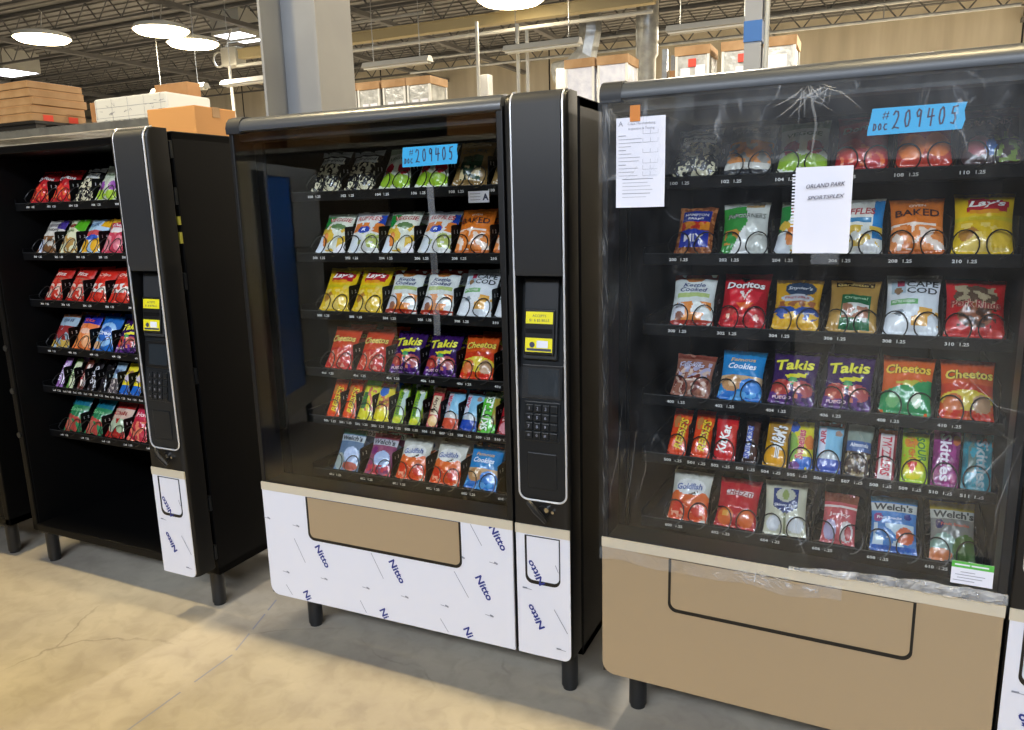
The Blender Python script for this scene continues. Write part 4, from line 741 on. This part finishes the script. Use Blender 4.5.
M['wall'] = streaky('tilt-up concrete', 'b3ab98', 'c1b9a6', 'cec7b5')
M['wall2'] = streaky('painted block', '8c877e', '97928a', 'a29d94')
M['deck'] = streaky('roof deck', '6b6b6b', '757574', '7f7e7c', (1, 6, 1))
XL, XR, YB, YF, HC = -34, 14, -13, 22.6, 6.1
f = MB(); f.box(XL, XR, YB, YF, -.2, 0); struct('floor', f, M['floor'])
f = MB()
for a, b in (((-2.30, -.9), (-1.96, 1.0)), ((-1.96, 1.0), (-1.965, 1.81)), ((-1.965, 1.81), (-2.09, 2.18)), ((-2.09, 2.18), (-2.3, 3.6))):
    n = 14
    for i in range(n):
        if (i*7) % 5 == 0: continue
        t0, t1 = i/n, (i+1)/n; x0, y0 = a[0]+(b[0]-a[0])*t0, a[1]+(b[1]-a[1])*t0; x1, y1 = a[0]+(b[0]-a[0])*t1, a[1]+(b[1]-a[1])*t1; w = .0035
        f.add([(x0-w, y0, .0006), (x0+w, y0, .0006), (x1+w, y1, .0006), (x1-w, y1, .0006)], [(0, 1, 2, 3)])
struct('trim_1', f, M['grey_ink'])
f = MB(); f.box(XL, XR, YF, YF+.3, 0, HC); struct('wall_back', f, M['wall'])
f = MB()
for x in (-27, -21, -15, -9, -3, 3, 9): f.box(x-.02, x+.02, YF-.012, YF+.01, 0, HC)
struct('trim_2', f, M['dark'])
f = MB(); f.box(XL-.3, XL, YB, YF, 0, HC); struct('wall_left', f, M['wall2'])
f = MB(); f.box(XR, XR+.3, YB, YF, 0, HC); struct('wall_right', f, M['wall2'])
# front wall behind the camera with a dock opening
f = MB(); f.box(XL, 5.4, YB-.3, YB, 0, HC); f.box(11.8, XR, YB-.3, YB, 0, HC); f.box(5.4, 11.8, YB-.3, YB, 4.6, HC); struct('wall_front', f, M['wall2'])
# roof deck with two boxed skylight wells
f = MB(); f.box(XL, XR, YB, YF, HC, HC+.1); y = YB
while y < YF: f.box(XL, XR, y, y+.07, HC-.035, HC); y += .3
struct('ceiling', f, M['deck'])
SKY = [(-13.95, -13.15, 14.25, 15.25), (-22.7, -21.5, 14.25, 15.25)]
for i, s in enumerate(SKY):
    f = MB(); f.box(s[0], s[1], s[2], s[3], 5.57, 5.60); o = struct('window_%d' % (i+1), f, M['sky'])
    f = MB(); f.box(s[0]-.03, s[0], s[2]-.03, s[3]+.03, 5.56, HC); f.box(s[1], s[1]+.03, s[2]-.03, s[3]+.03, 5.56, HC); f.box(s[0], s[1], s[2]-.03, s[2], 5.56, HC); f.box(s[0], s[1], s[3], s[3]+.03, 5.56, HC); struct('trim_%d' % (i+3), f, M['white_paint'])
# open-web joists along x, with heavier girders across
def joist(y):
    f = MB(); zt, zb = HC-.04, HC-.52
    f.box(XL, 6, y-.04, y+.04, zt-.05, zt); f.box(XL, 6, y-.04, y+.04, zb, zb+.045)
    x = XL
    while x < 6: f.tube([(x, y, zb+.03), (x+.35, y, zt-.03)], .017, 4); f.tube([(x+.35, y, zt-.03), (x+.7, y, zb+.03)], .017, 4); x += .7
    o = f.build('ceiling_joist', M['joist']); o['kind'] = 'structure'; o['group'] = 'open-web roof joists'
for y in (3.2, 5.0, 6.8, 8.6, 10.4, 12.2, 14.0, 15.8, 17.6, 19.4, 21.2): joist(y)
for x in (-29, -23.5, -18, -12.5, -9.8, -7.2, -2.5, 3):
    f = MB(); f.box(x-.07, x+.07, 2.5, YF, HC-.62, HC-.53); o = f.build('ceiling_girder', M['joist']); o['kind'] = 'structure'; o['group'] = 'roof girders'
# steel column behind the gap between left and middle machine
f = MB(); f.box(-2.74, -2.725, 3.10, 3.38, 0, HC-.6); f.box(-2.415, -2.40, 3.10, 3.38, 0, HC-.6); f.box(-2.725, -2.415, 3.25, 3.265, 0, HC-.6); f.box(-2.81, -2.33, 3.04, 3.48, 0, .02)
o = f.build('steel_column', M['col']); tag(o, 'grey painted steel roof column rising behind the left and middle machines', 'column')
o = f = None
f = MB(); f.box(-.575, -.5, 3.86, 3.866, 0, HC-.6); f.box(-.575, -.5, 3.934, 3.94, 0, HC-.6); f.box(-.575, -.569, 3.866, 3.934, 0, HC-.6); po = f.build('support_post', M['col'])
tag(po, 'slim galvanised steel post with blue tape behind the right machine', 'post')
f = MB(); f.box(-.578, -.497, 3.855, 3.945, 2.245, 2.335); f.build('tape_band', M['duck'], po)
f = MB(); f.cyl(-.478, 3.87, 0, HC-.6, .011, 10); f.build('conduit', M['white_paint'], po, True)

# ---------------------------------------------------------------- behind the machines
def rack(x0, x1, y0, y1, levels, label, top=None):
    e = empty('pallet_rack', ((x0+x1)/2, y0, 0)); tag(e, label, 'shelving rack'); ox, oy = (x0+x1)/2, y0
    def B(*a): return (a[0]-ox, a[1]-ox, a[2]-oy, a[3]-oy, a[4], a[5])
    for x in (x0, x1):
        for y in (y0, y1):
            f = MB(); f.box(*B(x-.04, x+.04, y-.035, y+.035, 0, top or levels[-1]+.05)); f.build('upright', M['steel'], e)
    for z in levels:
        for y in (y0, y1): f = MB(); f.box(*B(x0, x1, y-.025, y+.025, z-.07, z-.01)); f.build('beam', M['steel'], e)
        f = MB(); n = int((x1-x0)/.06)
        for i in range(n+1): f.box(*B(x0+i*(x1-x0)/n-.004, x0+i*(x1-x0)/n+.004, y0, y1, z-.01, z-.003))
        for j in range(9): f.box(*B(x0, x1, y0+(y1-y0)*j/8-.004, y0+(y1-y0)*j/8+.004, z-.003, z))
        f.build('wire_deck', M['steel'], e)
    return e
rack(-8.9, -5.2, 4.72, 5.8, [1.2, 2.33], 'wire deck rack carrying cardboard stacks behind the left machine')
def carton(name, cx, cy, z, w, d, h, rz, m, label, cat='box', flap=True, grp=None):
    f = MB(); f.bbox(-w/2, w/2, -d/2, d/2, 0, h, .006)
    o = f.build(name, m); o.location = (cx, cy, z); o.rotation_euler = (0, 0, rz); tag(o, label, cat, grp)
    if flap:
        f = MB(); f.box(-w/2-.002, w/2+.002, -.03, .03, h-.001, h+.002); f.box(-w/2-.003, -w/2, -.03, .03, h-.06, h); f.box(w/2, w/2+.003, -.03, .03, h-.06, h); f.build('packing_tape', M['card3'], o)
    return o
# flat cartons stacked on a dark pallet
PZ = 2.335; e = empty('pallet', (-7.78, 5.28, PZ)); tag(e, 'dark plastic pallet under the stack of flat cardboard boxes', 'pallet')
for k in range(3): f = MB(); f.box(-.56, .56, -.27+k*.22, -.17+k*.22, 0, .09); f.build('runner', M['dark'], e)
f = MB(); f.box(-.58, .58, -.29, .29, .09, .115); f.build('pallet_deck', M['dark'], e)
z = PZ+.116; ords = ['lowest', 'second from bottom', 'third from bottom', 'second from top', 'topmost']
r = random.Random(4)
for k in range(5):
    h = .074 if k < 4 else .066; o = carton('flat_carton', -7.78+r.uniform(-.012, .012), 5.28+r.uniform(-.01, .01), z, 1.12, .56, h-.002, r.uniform(-.015, .015), M['card3'], 'long flat cardboard box, %s of the stack on the left rack' % ords[k], 'box', False, 'flat cardboard boxes on the left rack')
    if k == 0:
        for y in (-.12, .14): f = MB(); f.box(.5605, .563, y-.05, y+.05, .005, .06); f.build('red_label', M['redtape'], o)
    f = MB(); f.box(-.562, .562, -.282, .282, h-.014, h-.009); f.build('lid_seam', M['card'], o); z += h
carton('carton', -6.93, 5.5, 2.335, .15, .12, .30, 0, M['card'], 'narrow upright brown box beside the stack of flat boxes', flap=False)
# long bundle in printed white paper
f = MB(); f.bbox(-.45, .45, -.25, .25, 0, .24, .02); wb = f.build('wrapped_bundle', M['foam']); wb.location = (-5.96, 5.27, 2.335); tag(wb, 'cream paper wrapped bundle behind the brown carton on left rack', 'package')
f = MB(); rr = random.Random(1)
for k in range(5): x = -.42+.2*k; f.box(x-.001, x+.001, -.2515, -.25, .01, .23)
f.box(-.44, .44, -.2515, -.25, .155, .158); f.box(-.44, .44, -.2515, -.25, .07, .072)
for k in range(14):
    x = rr.uniform(-.4, .4); zz = rr.uniform(.05, .2); stroke(f, [(x, zz), (x+rr.uniform(-.04, .04), zz+rr.uniform(-.03, .03)), (x+.03, zz)], .003, -.252)
f.build('printed_lines', M['grey_ink'], wb)
rack(-4.9, -2.95, 3.5, 4.15, [1.0, 1.70], 'low rack with a brown carton close behind the left machine')
carton('carton', -3.94, 3.78, 1.705, .40, .34, .48, 0, M['card2'], 'orange brown cardboard carton just above the left machine')
carton('carton', -6.05, 5.66, 2.335, .42, .16, .42, 0, M['card'], 'brown cardboard carton behind the cream wrapped bundle', flap=False)
# stacks of wrapped appliances
def crate(x, y, z, w, d, h, label, m, grp, cap=True, marks=(), papers=()):
    e = empty('wrapped_appliance', (x, y, z)); tag(e, label, 'wrapped appliance', grp)
    f = MB(); f.bbox(-w/2+.02, w/2-.02, .02, d-.02, .02, h-.04, .01); f.build('body', m, e)
    for a in (-1, 1):
        for b in (0, 1): f = MB(); f.bbox(a*(w/2)-.035 if a > 0 else -w/2, (w/2) if a > 0 else -w/2+.035, b*(d-.035), b*(d-.035)+.035, .0, h-.05, .004); f.build('corner_post', M['foam'], e)
    f = MB(); f.bbox(-w/2-.01, w/2+.01, -.01, d+.01, h-.12, h, .005); f.build('cardboard_cap', M['card3'], e)
    f = MB(); f.box(-w/2, w/2, 0, d, 0, .03); f.build('base_board', M['wood'], e)
    for (a, b) in marks: f = MB(); f.box(a-.05, a+.05, -.014, .021, b-.05, b+.05); f.build('red_label', M['redtape'], e)
    for (a, b, c, dd) in papers: f = MB(); f.box(a, b, .012, .022, c, dd); f.build('paper_sheet', M['paper'], e)
    return e
G1 = 'wrapped appliances standing two high behind the middle machine'; yy = 11.0
for k, x in enumerate((-8.02, -7.56, -7.07, -6.61)):
    w = .43
    for lv in (0, 1):
        crate(x, yy, lv*1.8, w, .55, 1.79, 'grey wrapped appliance with cardboard cap, %s of four on the %s level, behind middle machine' % (['leftmost', 'second', 'third', 'rightmost'][k], ['floor', 'upper'][lv]), M['wrap'], G1, papers=((-.13, -.02, 1.2, 1.45), (.02, .15, 1.2, 1.45)))
G2 = 'wrapped appliances standing two high between middle and right machines'
for k, x in enumerate((-3.92, -3.43)):
    for lv in (0, 1): crate(x, yy, lv*1.8, .44, .55, 1.79, 'white wrapped appliance, %s of the %s level pair between middle and right machines' % (['left', 'right'][k], ['floor', 'upper'][lv]), M['wrapw'], G2)
for lv in (0, 1):
    crate(-2.31, yy, lv*1.8, .46, .55, 1.80, 'narrow wrapped appliance with red labels on the %s level, behind the right machine' % ['floor', 'upper'][lv], M['wrap'], 'wrapped appliances behind the right machine', marks=((0, 1.58), (0, 1.30)), papers=((-.16, -.03, 1.35, 1.52), (.04, .17, 1.38, 1.55), (-.16, -.04, 1.2, 1.33)))
    crate(-1.46, yy, lv*1.8, .93, .6, 1.80, 'wide wrapped appliance with paper sheets on the %s level, behind the blue taped post' % ['floor', 'upper'][lv], M['wrap'], 'wrapped appliances behind the right machine', marks=((-.2, 1.58),), papers=((-.28, -.05, 1.2, 1.48), (.1, .36, 1.38, 1.58), (-.42, -.3, 1.2, 1.42), (-.02, .1, 1.25, 1.4)))
# odd rack between the stacks
rack(-3.02, -2.66, 12.4, 13.0, [1.6, 3.3], 'bare upright rack with brown box between the wrapped appliances', top=3.85)
carton('carton', -2.84, 12.7, 3.305, .30, .4, .24, .1, M['card'], 'small brown box on top of the bare rack between wrapped appliances', flap=False)
# fluorescent strip fixtures, hung and unlit
for k, (x0, x1) in enumerate(((-13.5, -12.05), (-11.6, -10.25), (-8.3, -6.95), (-5.55, -4.25), (-2.9, -1.6))):
    e = empty('strip_light', ((x0+x1)/2, 12.0, 4.0)); tag(e, 'unlit hanging fluorescent strip light, %s of the row along the back' % ['leftmost', 'second', 'middle', 'fourth', 'rightmost'][k], 'ceiling light', 'fluorescent strip lights hung in a row')
    L = (x1-x0)/2; f = MB(); f.prof([(-.11, 0), (.11, 0), (.05, .09), (-.05, .09)], -L, L); f.build('reflector', M['white_paint'], e)
    f = MB()
    for yq in (-.05, .05): f.tube([(-L+.03, yq, -.015), (L-.03, yq, -.015)], .018, 8)
    f.build('tube', M['lampw'], e, True)
    for q in (-.7, .7): f = MB(); f.tube([(q*L, 0, .09), (q*L, 0, HC-4.55)], .008, 4); f.build('hanger', M['steel'], e)
# lit high-bay lamps
def high_bay(x, y, z, label, r=.52):
    e = empty('high_bay_lamp', (x, y, z)); tag(e, label, 'ceiling light', 'lit high-bay lamps')
    f = MB(); f.tube([(0, 0, .02), (0, 0, .10), (0, 0, .16), (0, 0, .20)], [r, r*.92, r*.45, .12], 24); f.build('housing', M['lampw'], e, True)
    f = MB(); f.tube([(0, 0, -.05), (0, 0, -.03), (0, 0, .02)], [r*.6, r*.85, r*.96], 24); f.build('diffuser', M['glow'], e, True)
    f = MB(); f.tube([(0, 0, .2), (.05, .02, .5), (0, 0, HC-.55-z)], .012, 6); f.build('cord', M['white_paint'], e)
high_bay(-15.0, 10.8, 5.0, 'glowing round high-bay lamp at far left, above the flat cardboard boxes')
high_bay(-12.55, 11.5, 5.0, 'glowing high-bay lamp, upper of the close pair left of the column')
high_bay(-12.95, 12.65, 5.0, 'glowing high-bay lamp, lower and right of the close pair')
high_bay(-5.85, 12.95, 5.02, 'glowing high-bay lamp cut by the top edge, above the middle machine', .6)
# girder with a pipe beneath and the white junction box at its end
e = empty('overhead_busway', (-7, 14.0, 4.9)); tag(e, 'long cream overhead busway beam with white end box', 'overhead beam')
f = MB(); f.box(-6.0, 3.4, -.09, .09, .02, .20); f.box(-6.0, 3.4, -.13, .13, .2, .215); f.build('beam', M['beam'], e)
f = MB(); f.tube([(-6.0, -.1, -.13), (3.4, -.1, -.13)], .035, 8); f.build('pipe', M['white_paint'], e, True)
f = MB(); f.tube([(-6.3, 0, .42), (-1.2, 0, .42)], .03, 8); f.build('upper_pipe', M['white_paint'], e, True)
f = MB(); f.bbox(-6.4, -5.95, -.16, .16, -.12, .28, .03); f.build('junction_box', M['white_paint'], e)
f = MB(); f.tube([(-6.22, -.1, -.1), (-6.2, -.1, -1.2), (-6.18, -.1, -4.85)], .035, 8); f.build('drop_pipe', M['white_paint'], e, True)
f = MB(); f.tube([(-6.5+.16*math.cos(a), -.1, .05+.16*math.sin(a)) for a in [i*PI/8 for i in range(17)]], .025, 6); f.tube([(-6.35, 0, .3), (-6.15, 0, .7), (-5.85, 0, .75)], .025, 6); f.build('cable_loop', M['white_paint'], e, True)
for q in (-3, -1, 1, 3): f = MB(); f.tube([(q, 0, .2), (q, 0, 1.0)], .012, 5); f.build('hanger', M['steel'], e)
for k, (x, lab) in enumerate(((-6.25, 'left'), (-5.50, 'middle'), (-5.33, 'right'))):
    f = MB(); f.cyl(x, 12.4, 0, 4.62-.12*k, .032, 8); o = f.build('vertical_pipe', M['white_paint'], None, True); tag(o, 'thin white vertical pipe, %s one of three above the middle machine' % lab, 'pipe', 'thin vertical pipes behind the middle machine')
for k, (x0, x1, y, z, rr_, lab) in enumerate(((-9.5, 1.5, 15.5, 4.78, .03, 'upper'), (-9.5, 2.0, 15.5, 4.52, .03, 'lower'))):
    f = MB(); f.tube([(x0, y, z), (x1, y, z)], rr_, 6)
    for q in (-8, -4, 0): f.tube([(q, y, z), (q, y, HC-.5)], .01, 4)
    o = f.build('ceiling_pipe', M['steel'], None, True); tag(o, 'long grey pipe along the roof behind the machines, %s of two' % lab, 'pipe', 'long pipes under the roof')
# ducts
f = MB(); f.tube([(-4.0, 15.0, 3.0), (-4.0, 15.0, 4.2), (-4.0, 15.0, 4.26), (-4.0, 15.0, HC)], [.17, .17, .21, .21], 24); o = f.build('round_duct', M['steel'], None, True); tag(o, 'shiny round metal duct dropping from the roof left of the post', 'duct')
f = MB(); f.tube([(-5.12, 15, HC), (-5.12, 15, 4.8), (-5.2, 15, 4.4), (-5.5, 15, 4.15), (-5.85, 15, 4.1)], .23, 8); o = f.build('elbow_duct', M['steel'], None); tag(o, 'square metal elbow duct above the control column of the middle machine', 'duct')
f = MB(); f.bbox(-5.3, -4.95, 13.6, 13.85, 2.9, 3.95, .02); f.box(-5.29, -4.96, 13.59, 13.6, 3.0, 3.85); o = f.build('electrical_cabinet', M['white_paint'], None); o.location = (0, 0, 0); tag(o, 'grey electrical cabinet below the elbow duct', 'electrical cabinet')
f = MB(); f.box(-5.1, -5.0, 13.65, 13.8, 0, 2.9); f.build('stand', M['steel'], o)
f = MB(); f.bbox(-6.75, -6.55, 13.4, 13.6, 3.1, 3.95, .02); f.box(-6.68, -6.62, 13.45, 13.55, 0, 3.1); o = f.build('wall_panel', M['col'], None); tag(o, 'pale upright panel between the two left vertical pipes', 'panel')
for k, (x, z, s, lab) in enumerate(((-7.0, 3.27, .16, 'left'), (-6.42, 3.22, .16, 'middle'), (-5.9, 3.20, .16, 'right'))):
    rq = random.Random(k); f = MB()
    for q in range(9): a, b = rq.uniform(-s, s), rq.uniform(-.05, .12); f.tube([(a, rq.uniform(-.1, .1), -.06), (a+rq.uniform(-.1, .1), 0, b), (a+rq.uniform(-.1, .1), 0, b+.05)], .022, 5)
    f.box(-s, s, -.2, .2, -.10, -.06); f.box(-.03, .03, -.03, .03, -z, -.1); o = f.build('parts_tray', M['dark']); o.location = (x, 13.0, z); tag(o, 'dark tray of machine parts on a stand, %s of three behind the middle machine' % lab, 'parts tray', 'trays of parts far behind the middle machine')

# ---------------------------------------------------------------- across the aisle, mirrored in the glass
e = empty('drinks_machine', (-3.43, -.12, 0), PI/2-.339); tag(e, 'drinks vending machine with blue panel across the aisle, mirrored in the glass', 'vending machine')
f = MB(); f.bbox(-.57, .57, .08, .8, .26, 1.80, .01); f.build('cabinet', M['cab'], e)
for x in (-.45, .45): f = MB(); f.cyl(x, .15, 0, .26, .025, 12); f.cyl(x, .72, 0, .26, .025, 12); f.build('leg', M['rub'], e)
f = MB(); ring(f, rrect(-.57, .57, .24, 1.83, .03), rrect(-.06, .34, .38, 1.76, .02), -.0, .08); f.build('door_frame', M['white_paint'], e)
f = MB(); f.box(.38, .54, -.008, .0, .2, 1.78); f.build('side_window', M['screen'], e)
f = MB(); f.box(-.06, .34, .01, .03, .38, 1.76); f.build('front_panel', mat('blue display panel', '2f74d0', .3), e)
for k, (x, w_) in enumerate(((-1.78, 'second'), (-.58, 'first'), (1.80, 'third'))):
    q = empty('vending_machine'); make_machine(q, [], full=False); place(q, mmat(x, -.42, PI))
    tag(q, 'plain black machine cabinet across the aisle, %s' % ['nearest the drinks machine', 'in the middle of the opposite row', 'at the right end of the opposite row'][k], 'vending machine', 'opposite row of black cabinets')
rack(-9.5, -1.6, -6.2, -5.1, [.15, 2.45], 'long pallet rack across the aisle behind the camera')
for k, (x, w, h, z, m) in enumerate(((-8.6, .9, .8, 2.455, 'card'), (-7.2, 1.1, .6, 2.455, 'card3'), (-5.9, .8, .9, 2.455, 'dark'), (-4.6, 1.0, .7, 2.455, 'card'), (-3.0, .9, .5, 2.455, 'foam'))):
    carton('carton', x, -5.65, z, w, .8, h, 0, M[m], '%s carton on the rack behind the camera' % ['brown left', 'pale wide', 'black', 'brown square', 'white low'][k], flap=False)

# ---------------------------------------------------------------- light
def area(name, loc, target, size, power, color, sy=None, spread=PI):
    l = D.lights.new(name, 'AREA'); l.energy = power; l.color = color; l.size = size; l.spread = spread
    if sy: l.shape = 'RECTANGLE'; l.size_y = sy
    else: l.shape = 'DISK'
    o = D.objects.new(name, l); COL.objects.link(o); o.location = loc
    o.rotation_euler = (Vector(target)-Vector(loc)).to_track_quat('-Z', 'Y').to_euler(); return o
WARM = (1.0, .80, .44); WARM2 = (1.0, .89, .72); COOL = (.77, .86, 1.0)
for x, y, p in ((-7.0, 1.97, 140), (-3.3, 1.96, 145), (.35, 1.90, 145), (3.8, 1.9, 130), (-4.5, -2.6, 70)):  # lamps over the aisle; the last is added to light the mirrored rack
    area('high_bay_and_fill', (x, y, 4.9), (x, y, 0), .25, p, WARM)
for x, y, p in ((-15.0, 10.8, 480), (-12.6, 12.0, 480), (-5.85, 12.95, 130), (.5, 12.5, 420), (-20, 8, 480), (-9, 7.5, 420), (-1.5, 7.5, 420), (-20, 18, 480), (-10, 18.5, 380), (-2, 19.6, 1100), (2, 19.6, 1200), (6, 19.6, 1000)):  # the three nearest the rear wall are added to brighten that wall
    area('high_bay_and_fill', (x, y, 4.85), (x, y, 0), .6, p, WARM2)
area('dock_door_daylight', (8.6, YB-.1, 2.3), (3, 0, 1.8), 6.0, 500, COOL, 4.4)
area('added_cool_fill', (-.6, -5.3, 5.9), (-1.2, 2, .9), 9, 1420, COOL, 1.4)  # added cool fill under the roof for the machine fronts, no window there
for i, s in enumerate(SKY): area('skylight_daylight', ((s[0]+s[1])/2, (s[2]+s[3])/2, 5.55), ((s[0]+s[1])/2, (s[2]+s[3])/2, 0), 1.0, 110, COOL, 1.0)
w = D.worlds.new('world'); SC.world = w; w.use_nodes = True; bg = w.node_tree.nodes['Background']; bg.inputs[0].default_value = (.8, .9, 1, 1); bg.inputs[1].default_value = .5
SC.view_settings.view_transform = 'Standard'; SC.view_settings.look = 'None'; SC.view_settings.gamma = 1; SC.view_settings.exposure = 0
SC.cycles.use_denoising = True; SC.cycles.max_bounces = 8; SC.cycles.transparent_max_bounces = 16; SC.cycles.diffuse_bounces = 4; SC.cycles.glossy_bounces = 3
SC.cycles.sample_clamp_indirect = 6; SC.cycles.caustics_reflective = False; SC.cycles.caustics_refractive = False
